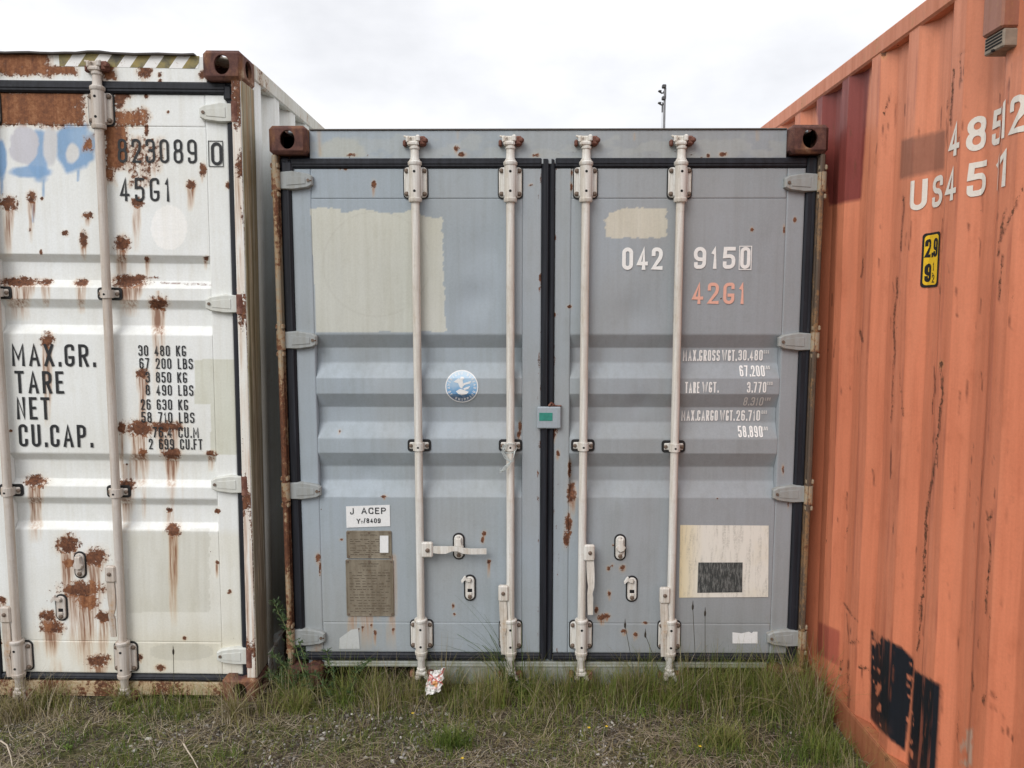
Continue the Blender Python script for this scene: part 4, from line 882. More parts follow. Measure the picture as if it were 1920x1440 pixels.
for s_, dr in ((1, wdr), (-1, wdl)):
    b = MB(); gasket_bar(b, s_ * (x1 + .001), s_ * xr, zg_b, zg_t); gasket_bar(b, s_ * .01, s_ * (x1 + .006), zt + .001, zg_t - .001, .044); gasket_bar(b, s_ * .01, s_ * (x1 + .006), zg_b + .001, zb - .001, .044); b.box(s_ * .001, s_ * .011, .05, .08, zg_b, zg_t, 0, .003); b.box(s_ * (x1 - .01), s_ * (xr - .003), .038, .07, zg_t - .08, zg_t - .012, 0, .01)
    b.build('gasket', m_rub, dr)
H = 2.896
# corner posts: rust-streaked front, weathered outer side
def wp_front(u, v, P):
    n = len(u); z = P[:, 2]; t = np.tile(np.array(WHITE), (n, 1)); k = fbm(P[:, 0] * 60, z * 5, 3, 4); r = sstep(.5, .78, k) * .62; r = np.maximum(r, np.clip((z - 2.50) * 5 + (k - .5) * 1.2, 0, .75))
    for zz in (2.44, 1.92 - .1, .98, .28): r = np.maximum(r, np.clip(.78 - np.abs(z - zz + .02) / .16 + (k - .5) * 1.3, 0, .8))
    s = np.clip(fbm(P[:, 0] * 90, z * 2.2, 8, 3) * 1.5 - .35, 0, .9); return t, r, s
def wp_side(u, v, P):
    n = len(u); z = P[:, 2]; y = P[:, 1]; t = np.tile(np.array((.42, .40, .31)), (n, 1))
    t = lay(t, sstep(.35, .65, fbm(y * 70, z * 2.0, 4, 4)), (.205, .185, .105)); t = lay(t, sstep(1.7, .6, z) * .8, (.30, .275, .235)); t = lay(t, sstep(.55, .8, fbm(y * 110, z * 3.5, 6, 3)) * .9, (.62, .59, .50))
    r = sstep(.62, .85, fbm(y * 40, z * 4, 14, 3)) * .6 * sstep(1.4, 2.4, z); s = sstep(.45, .8, fbm(y * 80, z * 1.5, 18, 3)) * .55 * sstep(1.2, 2.3, z); return t, r, s
for s_ in (1, -1):
    z0, z1 = .121, H - .121
    b = MB(); b.box(s_ * 1.212, s_ * 1.19, .016, .17, z0, z1, 0, .005); b.box(s_ * 1.1885, s_ * (xr + .002), .03, .165, z0, z1, 0, .005); b.box(s_ * xr, s_ * 1.08, .09, .16, z0, z1, 0, .004)
    post = b.build('corner_post', m_wframe, WC.o)
    if s_ > 0:
        sheet('post_face', lines(xr + .003, 1.206, .005), lines(z0, z1, .01), hfn(.0145), m_wdoor, post, wp_front, (0, .01, 0))
        sheet('post_side', lines(.016, .172, .006), lines(z0, z1, .01), lambda U, Z: np.stack([np.full(U.shape, 1.2135) + .003 * (fbm(U * 60, Z * 4, 5, 3) - .5), U, Z], -1), m_wpost, post, wp_side, (-.004, 0, 0))
xc = 1.219 - .166
sheet('header', lines(-xc + .001, xc - .001, .007), lines(zg_t - .03, H - .014, .007), hfn(.052), m_wdoor, WC.o, wpaint, (0, .05, 0))
b = MB(); P = [(-xc + .01 + k * .05, .048, H - .010 + .0015 * math.sin(k * 1.7) + (.008 if abs(WC.L(180, 95)[0] - (-xc + .01 + k * .05)) < .06 else 0)) for k in range(int(2 * xc / .05))]
b.strip(P, .03, .007, (0, 1, 0), 0); b.build('roof_seal', plain('dark_seal', (.07, .06, .055), .75), WC.o)
b = MB(); b.box(-xc + .002, xc - .002, .05, .12, zg_b - .07, zg_b - .004, 0, .004); b.box(-.70, .62, .05, .12, .004, zg_b - .071, 0, .004)
b.build('sill', painted('rusty_sill_paint', base=(.60, .53, .38), attr=False, rust=.62, dirt=.5), WC.o)
hm = {s: hinge_mesh(s, [m_wframe, m_keeper, m_bolt]) for s in (1, -1)}; lm = {s: lug_mesh(s, m_keeper) for s in (1, -1)}
hclean = painted('white_hinge_paint', base=(.66, .68, .65), attr=False, rust=.06, dirt=.4, chips=.05)
for m in hm.values(): m.materials[0] = hclean
for v in (211, 570, 909, 1231):
    z = WC.L(430, v, .035)[1]
    for s_, dr in ((-1, wdr), (1, wdl)): link('hinge', hm[s_], dr, (-s_ * xr, 0, z)); [link('hinge_lug', lm[s_], WC.o, (-s_ * xr, 0, z + q)) for q in (-.062, .062)]
wg = gear(m_hww, 'w')
xA = WC.L(207, 700, YR)[0]; xB = WC.L(13, 900, YR)[0]; ZT = WC.L(187, 202, .03)[1]; ZB = WC.L(236, 1236, .03)[1]; ZCT = WC.L(183, 158, .03)[1] - .01; ZCB = WC.L(235, 1276, .03)[1] + .015
G = [WC.L(205, 551, .03)[1], WC.L(222, 924, .03)[1]]
lockbar(WC, wg, m_hww, xA, ZT, ZB, ZCT, ZCB, G, 'handle_d-1', WC.L(212, 1076, .01)[1]); lockbar(WC, wg, m_hww, xB, ZT, ZB, ZCT, ZCB, G, 'handle_d-1', WC.L(12, 1152, .01)[1])
for x in (-xA, -xB): lockbar(WC, wg, m_hww, x, ZT, ZB, ZCT, ZCB, G, 'handle_d1', WC.L(12, 1152, .01)[1])
x, z = WC.L(149, 1060, .05); catch(wdr, wg, x, z, 1); x, z = WC.L(114, 1140, .05); catch(wdr, wg, x, z, 0)
# lettering
T = lambda *a, **k: put_text(WC, wdr, w_gro, *a, dep=.028, **k)
T('823089', 222, 305, 370, 45, m_tblack, .5, .105, .24); T('0', 397, 310, 418, 43, m_tblack, .46, .13, off=.0048); T('|', 392, 313, 420, 49, m_tblack, .5, .03, off=.0048); T('45G1', 226, 377, 320, 44, m_tblack, .48, .105, .28)
for t_, u0, v0, u1 in (('MAX.GR.', 24, 686, 179, ), ('TARE', 30, 737, 121), ('NET', 33, 786, 95), ('CU.CAP.', 37, 837, 174)): T(t_, u0, v0, u1, 42, m_tblack, .5, .125, .22)
for t_, u0, v0, u1 in (('30 480 KG', 260, 667, 349), ('67 200 LBS', 262, 691, 362), ('3 850 KG', 274, 717, 351), ('8 490 LBS', 274, 741, 363), ('26 630 KG', 265, 768, 353), ('58 710 LBS', 266, 792, 365), ('76.4 CU.M', 287, 820, 373), ('2 699 CU.FT', 280, 842, 380)): T(t_, u0, v0, u1, 20, m_tblack, .5, .12, .2)
# hazard tape on the header
def tape_mat():
    g = NG('hazard_tape'); x, y, z = g.sep(g.coord()); n = g.noise(g.coord(), 14, 5, .7); n2 = g.noise(g.coord(), 70, 4, .7)
    f = g.math('FRACT', g.math('DIVIDE', g.math('SUBTRACT', x, g.math('MULTIPLY', z, .75)), .112)); f = g.math('GREATER_THAN', f, .5)
    dk = g.ramp(n, [(.35, (.34, .25, .06)), (.5, (.22, .18, .06)), (.65, (.075, .065, .04))]); c = g.mix(f, (.82, .815, .80), dk); return g.end(g.mix(g.mr(n2, .6, .75, 0, .6), c, (.30, .16, .08)), .5)
V = [WC.L(*p, .052) for p in ((112, 124), (372, 129), (374, 105), (110, 100))]
me = bpy.data.meshes.new('hazard_tape'); me.from_pydata([(p[0], .0508, p[1]) for p in V], [], [(0, 1, 2, 3)]); me.materials.append(tape_mat()); link('hazard_tape', me, WC.o)
# ================================================================== ORANGE CONTAINER
OT = -0.0205
OC = Cont('shipping_container', (1.3958 + 1.219, 1.62, -.0384 + OT * (1.62 - 3)), (OT, 0, .0035), 2.896, 'scuffed orange container seen along its corrugated side wall', 'container')
PH, PI_ = .853, .284
shell(OC, dict(wall=m_oframe, top=m_oframe, bottom=m_obrail, cast=m_cast_o, skip=('l',)), PH, pitch=PI_)
def orange_extra(u, v, P, t, r, s):
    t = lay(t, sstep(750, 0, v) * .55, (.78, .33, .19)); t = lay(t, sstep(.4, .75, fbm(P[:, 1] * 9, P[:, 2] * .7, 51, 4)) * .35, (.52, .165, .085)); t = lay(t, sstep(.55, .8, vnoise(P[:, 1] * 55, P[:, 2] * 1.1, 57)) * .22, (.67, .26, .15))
    uu_, vv_ = u + (vnoise(u / 9, v / 9, 3) - .5) * .8, v + (vnoise(u / 9, v / 9, 4) - .5) * .8
    pol = lambda p: sum(in_poly(uu_ + a, vv_ + b_, p).astype(float) for a, b_ in ((0, 0), (1.6, .9), (-1.6, -.9), (.9, -1.8), (-.9, 1.8))) / 5
    t = lay(t, pol([(1520, 130), (1634, 90), (1614, 374), (1555, 386)]) * .93, (.205, .038, .036)); t = lay(t, pol([(1690, 263), (1773, 243), (1770, 318), (1687, 336)]) * .8, (.29, .125, .082)); t = lay(t, pol([(1535, 1166), (1575, 1184), (1572, 1248), (1531, 1225)]) * .8, (.36, .085, .062))
    A = pol([(1633, 1180), (1653, 1194), (1690, 1213), (1713, 1236), (1714, 1255), (1697, 1408), (1673, 1390), (1647, 1365), (1632, 1346)]); B = pol([(1714, 1255), (1764, 1285), (1752, 1500), (1698, 1500)])
    sc = sstep(.60, .66, fbm(u / 11 + v / 17, v / 9 - u / 13, 61, 3)); rib = ((u > 1636) & (u < 1652)) | ((u > 1697 + (1400 - v) * .02) & (u < 1712 + (1400 - v) * .02))
    t = lay(t, np.maximum(A, B) * (1 - .8 * sc * rib), (.011, .014, .021))
    ed = np.minimum(np.mod(P[:, 1] - PH, PI_), np.mod(PH + .072 - P[:, 1], PI_)); r = np.maximum(r, np.where(ed < .012, sstep(.6, .85, fbm(P[:, 1] * 30, P[:, 2] * 4, 71, 4)) * .45, 0)); t = lay(t, (ed < .016) * sstep(.45, .7, fbm(P[:, 1] * 30, P[:, 2] * 5, 73, 4)) * .5, (.46, .14, .085))
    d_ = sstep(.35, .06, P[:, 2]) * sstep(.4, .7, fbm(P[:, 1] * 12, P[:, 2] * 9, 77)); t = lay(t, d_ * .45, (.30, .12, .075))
    m = pol([(1800, 1375), (1825, 1365), (1820, 1500), (1798, 1500)]) * sstep(.4, .5, fbm(u / 9, v / 12, 8)); t = lay(t, m * .8, (.55, .42, .33))
    return t, r, s
osc = [(1684, 520, 1677, 600, 2.5, .8), (1677, 600, 1676, 680, 2.2, .75), (1676, 680, 1670, 790, 2, .66), (1688, 700, 1692, 780, 2, .62), (1765, 680, 1766, 740, 3, .8), (1766, 740, 1755, 860, 3, .78), (1755, 860, 1738, 960, 3.2, .8), (1737, 960, 1733, 1080, 3.4, .85), (1733, 1080, 1720, 1220, 3, .78), (1752, 700, 1748, 780, 1.5, .62), (1880, 480, 1873, 565, 2.4, .75), (1899, 550, 1893, 610, 2, .62), (1858, 1000, 1855, 1060, 2.4, .75), (1855, 1060, 1848, 1150, 2.6, .78), (1850, 960, 1855, 1010, 2, .68), (1788, 130, 1783, 235, 2.6, .85), (1802, 100, 1800, 165, 2, .7), (1790, 105, 1808, 97, 2, .7), (1920, 350, 1880, 440, 3, .75), (1885, 390, 1872, 480, 3, .72), (1672, 170, 1658, 215, 2, .66), (1620, 480, 1615, 520, 2, .66), (1612, 620, 1618, 640, 3, .66), (1695, 370, 1690, 470, 2, .66), (1582, 1130, 1607, 1165, 2, .68), (1598, 1205, 1608, 1205, 4, .66), (1592, 1240, 1590, 1340, 3, .6), (1612, 1250, 1625, 1255, 3, .75), (1610, 1365, 1620, 1390, 4, .78), (1578, 1240, 1574, 1270, 3, .7), (1824, 1260, 1824, 1300, 2, .66), (1847, 1300, 1845, 1320, 3, .7), (1860, 1300, 1866, 1310, 4, .72), (1860, 1325, 1868, 1330, 4, .7), (1860, 960, 1853, 985, 3, .72), (1590, 985, 1585, 1010, 2, .66), (1637, 880, 1639, 910, 2, .62)]
_r = random.Random(23)
for _ in range(130):
    a = _r.uniform(1555, 1905); b_ = _r.uniform(120, 1400); l = _r.uniform(6, 60); osc.append((a, b_, a - l * _r.uniform(-.05, .16), b_ + l, _r.uniform(.8, 1.7), _r.uniform(.4, .62)))
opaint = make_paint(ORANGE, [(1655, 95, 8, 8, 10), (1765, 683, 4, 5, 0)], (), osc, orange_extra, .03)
br = corr_breaks(.17, LEN - .17, PH, PI_)
us = np.array(sorted(set(np.round(np.concatenate([lines(.17, .35, .05), np.arange(.35, 3.2, .0065), np.arange(3.3, LEN - .17, .4), [LEN - .17], br]), 4))))
us = us[np.concatenate([[True], np.diff(us) > .0007])]
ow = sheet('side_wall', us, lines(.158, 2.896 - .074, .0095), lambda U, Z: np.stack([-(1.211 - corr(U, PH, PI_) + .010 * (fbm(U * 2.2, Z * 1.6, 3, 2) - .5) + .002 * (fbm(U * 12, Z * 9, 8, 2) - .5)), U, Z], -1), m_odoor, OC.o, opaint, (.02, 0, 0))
# weld seams and repairs read as geometry: vertical seam strips on a few ribs
def omap(off): return lambda a, z: (-(1.211 - float(corr(np.array([-a]), PH, PI_)[0]) + .010 * (float(fbm(np.array([-a * 2.2]), np.array([z * 1.6]), 3, 2)[0]) - .5) + .0016) - off, -a, z)
acuts = [-x for x in br if .3 < x < 3]
def oput(V, F, mat, name, off=.0012):
    me = conform(V, F, omap(off), acuts, ()); me.name = name; me.materials.append(mat); return link(name, me, ow)
def oglyph(c, Y, z, w_, h_, st=.17):
    gv, gf = union2d(*glyph(c, w_, h_, st * h_)); oput([(p[0] - (Y - 1.62) - w_ / 2, p[1] + z) for p in gv], gf, m_tcream, 'character')
z1_ = OC.S(1788, 293, -1.211)[1]; z2_ = OC.S(1727, 391, -1.211)[1]
for c, Y in (('4', 2.505), ('8', 2.425), ('5', 2.335), ('1', 2.262), ('2', 2.198)): oglyph(c, Y, z1_, .06, .105)
for c, Y in (('U', 2.735), ('S', 2.655), ('4', 2.512), ('5', 2.415), ('1', 2.310), ('1', 2.245)): oglyph(c, Y, z2_, .062, .105)
# yellow height sign
za = OC.S(1725, 540, -1.175)[1]; zb_ = OC.S(1725, 441, -1.175)[1]; a0 = -(OC.S(1727, 490, -1.175)[0]) + .034; a1 = a0 + .088
m_yel = letters('yellow_sign', (0.80, 0.50, 0.02), .2); m_sblk = letters('sign_black', (.012, .012, .013), .2)
def rr2(i): return [(x, z) for x, z in rrect((a0 + a1) / 2, (za + zb_) / 2, a1 - a0 - 2 * i, zb_ - za - 2 * i, .012)]
P = rr2(0); oput(P, [tuple(range(len(P)))], m_sblk, 'height_sign', .0010); P = rr2(.008); oput(P, [tuple(range(len(P)))], m_yel, 'height_sign_face', .0016)
hs = zb_ - za
for tx, dx, dz, hh, st in (('2.9', .011, .55, .34, .2), ('9', .013, .10, .34, .2), ('1', .054, .30, .15, .15), ('2', .052, .08, .15, .15), ('-', .050, .205, .10, .14)):
    for V, F in chars2d(tx, hs * hh, .5, st if len(tx) < 3 else .17, .16 if len(tx) < 3 else .1, None if len(tx) < 3 else .067): oput([(min(p[0] + a0 + dx, a1 - .0085), p[1] + za + dz * hs) for p in V], F, m_sblk, 'character', .0022)
# ventilator cover under the top rail
yv, zv = OC.S(1872, 62, -1.235); m_vent = painted('vent_paint', base=(.36, .16, .11), attr=False, rust=.2, dirt=.5); m_vg = plain('vent_flange', (.27, .22, .17), .7)
b = MB(); xw = -1.211; b.box(xw - .044, xw + .03, yv - .048, yv + .048, zv - .0, zv + .30, 0, .006)
b.build('ventilator', [m_vent, m_dark], OC.o)
b = MB(); b.box(xw - .036, xw + .03, yv - .046, yv + .046, zv - .052, zv - .001, 0, .004)
for k in range(4): b.box(xw - .0375, xw - .035, yv - .038, yv + .038, zv - .012 - k * .009, zv - .007 - k * .009, 1, .0005)
b.lathe([(.006, 0), (.006, -.006)], (xw - .036, yv, zv - .046), 8, 1, 'Z')
b.build('ventilator_grille', [m_vg, m_dark], OC.o)
# near end of the orange container (beside the frame): post and end sheet
MB().box(-1.212, -1.06, .012, .17, .122, 2.896 - .122, 0, .006).build('corner_post', m_oframe, OC.o); MB().box(1.212, 1.06, .012, .17, .122, 2.896 - .122, 0, .006).build('corner_post', m_oframe, OC.o)
sheet('end_wall', lines(-1.06, 1.06, .3, corr_breaks(-1.06, 1.06, 0, .25)), np.array([.12, 1.2, 2.86]), lambda U, Z: np.stack([U, .03 + corr(U, 0, .25), Z], -1), m_oframe, OC.o, None, (0, .03, 0))
# ================================================================== GROUND
def axis(a, b, step, far_a, far_b):
    c = list(np.arange(a, b + 1e-6, step)); k = step; x = a; lo = []
    while x > far_a: k *= 1.35; x -= k; lo.append(x)
    k = step; x = b; hi = []
    while x < far_b: k *= 1.35; x += k; hi.append(x)
    return np.array(lo[::-1] + c + hi)
def gz(x, y):
    near = sstep(8, 4, np.abs(x)) * sstep(9, 5, np.abs(y - 2))
    h_ = -.018 + .045 * (fbm(x * 3.1 + 7, y * 3.1, 91, 4) - .5) + .02 * (fbm(x * 17, y * 17, 93, 3) - .5)
    h_ = h_ + .022 * sstep(3.30, 2.9, y) * (1 - sstep(.9, 1.4, x))
    return h_ * near + -.018 * (1 - near)
def ground_mat():
    g = NG('gravelly_ground'); o = g.coord(); n1 = g.noise(o, 5, 4, .6); n2 = g.noise(o, 46, 5, .78); n3 = g.noise(o, 1.6, 3); v1 = g.voro(o, 150, 'Color'); vd = g.voro(o, 150, 'Distance')
    c = g.ramp(n2, [(.38, (.026, .019, .013)), (.52, (.105, .083, .056)), (.66, (.24, .20, .15))])
    peb = g.math('GREATER_THAN', g.sep(v1)[0], .66); peb = g.math('MULTIPLY', peb, g.math('LESS_THAN', vd, .42)); pc = g.ramp(g.sep(v1)[1], [(0, (.12, .115, .105)), (.6, (.30, .285, .255)), (1, (.56, .54, .50))])
    c = g.mix(g.math('MULTIPLY', peb, g.mr(n3, .38, .58)), c, pc)
    c = g.mix(g.math('MULTIPLY', g.mr(n1, .48, .62), g.mr(n2, .35, .6, .3, .95)), c, g.ramp(n2, [(.35, (.045, .05, .018)), (.65, (.12, .125, .042))]))
    g.bump(g.math('ADD', n2, g.math('MULTIPLY', vd, -.5)), .8, .012); return g.end(c, .95, 0, .15)
xs = axis(-2.7, 2.0, .022, -500, 500); ys = axis(1.6, 3.9, .022, -300, 900)
go = sheet('ground', xs, ys, lambda U, Z: np.stack([U, Z, gz(U.ravel(), Z.ravel()).reshape(U.shape)], -1), ground_mat(), None, None, None)
tag(go, 'gravelly ground with moss and dead grass', None, None, 'structure')
# ------------------------------------------------------------------ blades
def grass_mat():
    g = NG('grass_blades'); f = g.attr('shade'); n = g.noise(g.coord(), 30, 2)
    c = g.ramp(f, [(0, (.030, .055, .012)), (.22, (.105, .170, .030)), (.42, (.215, .260, .058)), (.58, (.275, .245, .095)), (.76, (.34, .275, .18)), (1, (.54, .47, .36))])
    c = g.mix(.3, c, g.ramp(n, [(.3, (.5, .5, .5)), (.7, (1.1, 1.1, 1.1))]), 'MULTIPLY'); m = g.end(c, .6, 0, .25)
    tr = g.t.nodes.new('ShaderNodeBsdfTranslucent'); g.t.links.new(c, tr.inputs[0]); ms = g.t.nodes.new('ShaderNodeMixShader'); ms.inputs[0].default_value = .25
    g.t.links.new(g.b.outputs[0], ms.inputs[1]); g.t.links.new(tr.outputs[0], ms.inputs[2]); g.t.links.new(ms.outputs[0], g.out.inputs[0]); return m
m_grass = grass_mat()
def blade_mesh(name, x, y, h_, wid, ang, lean, shade, z=None, S=5, lying=False, droop=None, mat=None):
    n = len(x); z = gz(x, y) - .004 if z is None else z; t = np.linspace(0, 1, S)[None, :]; h2 = h_[:, None]; le = lean[:, None]; cu = RNG.uniform(-.35, .35, n)[:, None]
    if lying: dist = h2 * t; up = .004 + le * h2 * np.sin(np.pi * t) + .002
    else:
        dr = .35 * le ** 2 if droop is None else droop[:, None]
        dist = h2 * (le * t ** 1.7); up = h2 * (t - dr * t ** 2.6)
    a = ang[:, None] + cu * t * (2.2 if lying else 1.0)
    cx = x[:, None] + np.cos(a) * dist; cyy = y[:, None] + np.sin(a) * dist; cz = z[:, None] + up
    w_ = wid[:, None] * np.maximum(1 - t ** 1.6, .12) * .5; pa = ang[:, None] + np.pi / 2 + RNG.uniform(-.9, .9, n)[:, None]
    if lying: px, py = -np.sin(a), np.cos(a)
    else: px, py = np.cos(pa) + 0 * t, np.sin(pa) + 0 * t
    V = np.stack([np.stack([cx - px * w_, cyy - py * w_, cz], -1), np.stack([cx + px * w_, cyy + py * w_, cz], -1)], 2).reshape(-1, 3)
    i = (np.arange(n) * S * 2)[:, None] + (np.arange(S - 1) * 2)[None, :]
    q = np.stack([i, i + 1, i + 3, i + 2], -1).reshape(-1, 4)
    me = bpy.data.meshes.new(name); me.vertices.add(len(V)); me.vertices.foreach_set('co', V.ravel()); me.loops.add(q.size); me.loops.foreach_set('vertex_index', q.ravel().astype(np.int32)); me.polygons.add(len(q)); me.polygons.foreach_set('loop_start', np.arange(0, q.size, 4, dtype=np.int32))
    me.materials.append(mat or m_grass); me.update(calc_edges=True)
    a_ = me.attributes.new('shade', 'FLOAT', 'POINT'); sh = np.clip(shade[:, None] + .10 * (t - .3), 0, 1); a_.data.foreach_set('value', np.repeat(sh.ravel(), 2)); return me
U_ = RNG.uniform
def front_y(x): return np.where(x < -1.15, 3.36, np.where(x > 1.36, 0, 3.47))
def inside_free(x, y): return (y < front_y(x)) & ((x < 1.37))
# 1 strip of grass growing along the doors and along the orange rail
n = 24000; x = U_(-2.45, 1.36, n); d_ = np.abs(RNG.normal(0, .13, n)); y = front_y(x) - d_ + .03
k = n // 9; x[:k] = 1.36 - np.abs(RNG.normal(0, .10, k)); y[:k] = U_(2.3, 3.45, k)
u, v = pix(np.stack([x, y, x * 0], 1))
clump = fbm(x * 6.5, y * 6.5, 101, 3); dens = sstep(.40, .60, clump); grn = np.where(x < -1.12, .45, 1.0); grn = np.where((x > -1.1) & (x < -.55), 1.25, grn)
keep = (RNG.random(n) < (.10 + .9 * dens) * np.where(x < -1.15, .55, 1.0)) & inside_free(x, y - .004); x, y, d_, u, clump = x[keep], y[keep], d_[keep], u[keep], clump[keep]; dens_k = .55 + .6 * sstep(.4, .6, fbm(x * 11, y * 11, 161, 2))
tall = 1 + .75 * sstep(1120, 1230, u) + .5 * np.exp(-((u - 965) / 40) ** 2) + .35 * np.exp(-((u - 600) / 70) ** 2); tall = np.where((y < 3.1) & (x > 1.0), .55, tall)
h_ = (.035 + .125 * RNG.random(len(x)) ** 1.6) * tall * (.25 + 1.5 * clump * dens_k) * np.where(x < -1.15, .85, 1)
sh = np.clip(np.where(x < -1.15, .54, .38) + RNG.normal(0, .15, len(x)) + .30 * (fbm(x * 4, y * 4, 111, 2) - .5) + .18 * (d_ > .16), 0, 1)
sh = np.where(RNG.random(len(x)) < .17, U_(.65, .95, len(x)), sh)
me = blade_mesh('grass', x, y, h_, U_(.0022, .0042, len(x)), U_(0, 2 * np.pi, len(x)), np.abs(RNG.normal(.45, .5, len(x))), sh)
tag(link('grass', me), 'green and olive grass growing along the container doors and sills', 'grass', None, 'stuff')
# 2 short growth in the open ground
n = 32000; x = U_(-2.3, 1.37, n); y = U_(2.35, 3.35, n); cl = fbm(x * 4.2 + 3, y * 4.2, 121, 4); spots = np.zeros(n)
for (pu, pv, rad, am) in ((130, 1402, .07, 1), (230, 1435, .13, .9), (845, 1400, .12, 1), (620, 1330, .16, .8), (1205, 1330, .09, 1), (1340, 1395, .17, 1), (1490, 1420, .13, 1), (1150, 1320, .1, .7), (1560, 1400, .16, 1), (1430, 1330, .17, 1), (1100, 1340, .1, .7), (980, 1345, .12, .7), (700, 1310, .12, .7), (300, 1350, .15, .5), (430, 1430, .1, .6), (1250, 1440, .1, .6)):
    p = ground_pt(pu, pv); spots = np.maximum(spots, am * np.exp(-((x - p[0]) ** 2 + (y - p[1]) ** 2) / rad ** 2))
keep = (RNG.random(n) < np.maximum(sstep(.47, .64, cl) * .62, spots)) & inside_free(x, y); x, y, sp_ = x[keep], y[keep], spots[keep]
h_ = U_(.012, .05, len(x)) * (1 + .7 * sp_) * (.6 + .9 * fbm(x * 9, y * 9, 171, 2)); sh = np.clip(.33 + RNG.normal(0, .10, len(x)) - .08 * sp_ + .35 * (fbm(x * 5, y * 5, 131, 2) - .5), 0, 1)
me = blade_mesh('grass', x, y, h_, U_(.0018, .0036, len(x)), U_(0, 2 * np.pi, len(x)), np.abs(RNG.normal(.5, .35, len(x))), sh, S=4)
tag(link('moss_and_short_grass', me), 'short moss and young grass in patches on the gravel', 'moss', None, 'stuff')
# 3 dead straw lying about
n = 21000; x = U_(-2.4, 1.37, n); y = U_(2.3, 3.42, n); cl = fbm(x * 3.4 + 9, y * 3.4, 141, 4); sp2 = np.zeros(n)
for (pu, pv, rad) in ((450, 1380, .25), (350, 1340, .2), (1120, 1420, .2), (620, 1420, .2), (60, 1330, .2), (1250, 1370, .2), (1400, 1420, .2), (820, 1340, .15), (980, 1400, .15), (1350, 1430, .2)):
    p = ground_pt(pu, pv); sp2 = np.maximum(sp2, np.exp(-((x - p[0]) ** 2 + (y - p[1]) ** 2) / rad ** 2))
keep = (RNG.random(n) < np.clip(.08 + .6 * sstep(.44, .66, cl) + .55 * sp2, 0, 1) * (1 - .5 * sstep(.55, .66, fbm(x * 2.6 + 1, y * 2.6, 151, 3)))) & inside_free(x, y + .06); x, y = x[keep], y[keep]
me = blade_mesh('straw', x, y, U_(.03, .13, len(x)) , U_(.0014, .0036, len(x)), U_(0, 2 * np.pi, len(x)), np.abs(RNG.normal(.06, .09, len(x))), np.clip(RNG.normal(.80, .16, len(x)), .45, 1), S=5, lying=True)
tag(link('dead_straw', me), 'pale dead grass stems lying matted on the ground', 'straw', None, 'stuff')
# clumps of uneven height
X = []; Y_ = []; Hh = []; An = []; Le = []; Sh = []
for k in range(64):
    cx = U_(-2.3, 1.3) if k < 26 else U_(-1.0, 1.3) if k < 46 else U_(.3, 1.32); cyy = float(front_y(np.array([cx]))[0]) - abs(RNG.normal(0, .09)) - .01; hh = U_(.07, .15) if cx < -1.15 else U_(.08, .30); nb = int(U_(18, 60)); sh0 = U_(.28, .66)
    X.append(cx + RNG.normal(0, .016, nb)); Y_.append(np.minimum(cyy + RNG.normal(0, .012, nb), float(front_y(np.array([cx]))[0]) - .006)); Hh.append(hh * U_(.45, 1.1, nb)); An.append(U_(0, 2 * np.pi, nb)); Le.append(np.abs(RNG.normal(.55, .35, nb))); Sh.append(np.clip(RNG.normal(sh0, .1, nb), 0, 1))
X, Y_, Hh, An, Le, Sh = map(np.concatenate, (X, Y_, Hh, An, Le, Sh)); me = blade_mesh('grass', X, Y_, Hh, U_(.0022, .0042, len(X)), An, Le, Sh, S=7)
tag(link('grass_clumps', me), 'uneven clumps of grass standing along the container fronts', 'grass', None, 'stuff')
# thin tall stems standing out of the strip
n = 190; x = np.concatenate([U_(-1.0, 1.3, n - 70), U_(.35, 1.3, 70)]); y = U_(3.22, 3.42, n)
me = blade_mesh('grass', x, y, U_(.13, .34, n), U_(.0016, .0028, n), U_(0, 2 * np.pi, n), np.abs(RNG.normal(.3, .3, n)), np.clip(RNG.normal(.38, .22, n), 0, 1), S=7)
tag(link('tall_grass_stems', me), 'thin tall grass stems rising before the grey doors', 'grass', None, 'stuff')
# 4 gravel
def gravel():
    n = 11000; x = U_(-2.3, 1.36, n); y = U_(2.3, 3.36, n); keep = (RNG.random(n) < .08 + .92 * sstep(.54, .66, fbm(x * 2.6 + 1, y * 2.6, 151, 3))) & inside_free(x, y); x, y = x[keep], y[keep]; n = len(x)
    s_ = .0026 + .0058 * RNG.random(n) ** 3 + .006 * (RNG.random(n) < .02)
    bm = bmesh.new(); bmesh.ops.create_icosphere(bm, subdivisions=1, radius=1); B = np.array([v_.co[:] for v_ in bm.verts]); Fq = np.array([[v_.index for v_ in f.verts] for f in bm.faces]); bm.free()
    V = B[None] * (1 + .28 * RNG.normal(size=(n, len(B), 1))) * s_[:, None, None] * np.array([1, 1, .65]) * U_(.7, 1.4, (n, 1, 3)) + np.stack([x, y, gz(x, y) + s_ * .25], -1)[:, None, :]
    F = (Fq[None] + (np.arange(n) * len(B))[:, None, None]).reshape(-1, 3); me = bpy.data.meshes.new('gravel'); me.vertices.add(n * len(B)); me.vertices.foreach_set('co', V.ravel()); me.loops.add(F.size); me.loops.foreach_set('vertex_index', F.ravel().astype(np.int32)); me.polygons.add(len(F)); me.polygons.foreach_set('loop_start', np.arange(0, F.size, 3, dtype=np.int32)); me.update(calc_edges=True)
    a_ = me.attributes.new('shade', 'FLOAT', 'POINT'); a_.data.foreach_set('value', np.repeat(RNG.random(n), len(B)))
    g = NG('gravel_stone'); me.materials.append(g.end(g.ramp(g.attr('shade'), [(0, (.07, .062, .052)), (.45, (.16, .145, .125)), (.8, (.30, .28, .25)), (1, (.55, .53, .49))]), .9, 0, .2)); return me
tag(link('gravel', gravel()), 'small pale and grey stones scattered over the ground', 'gravel', None, 'stuff')
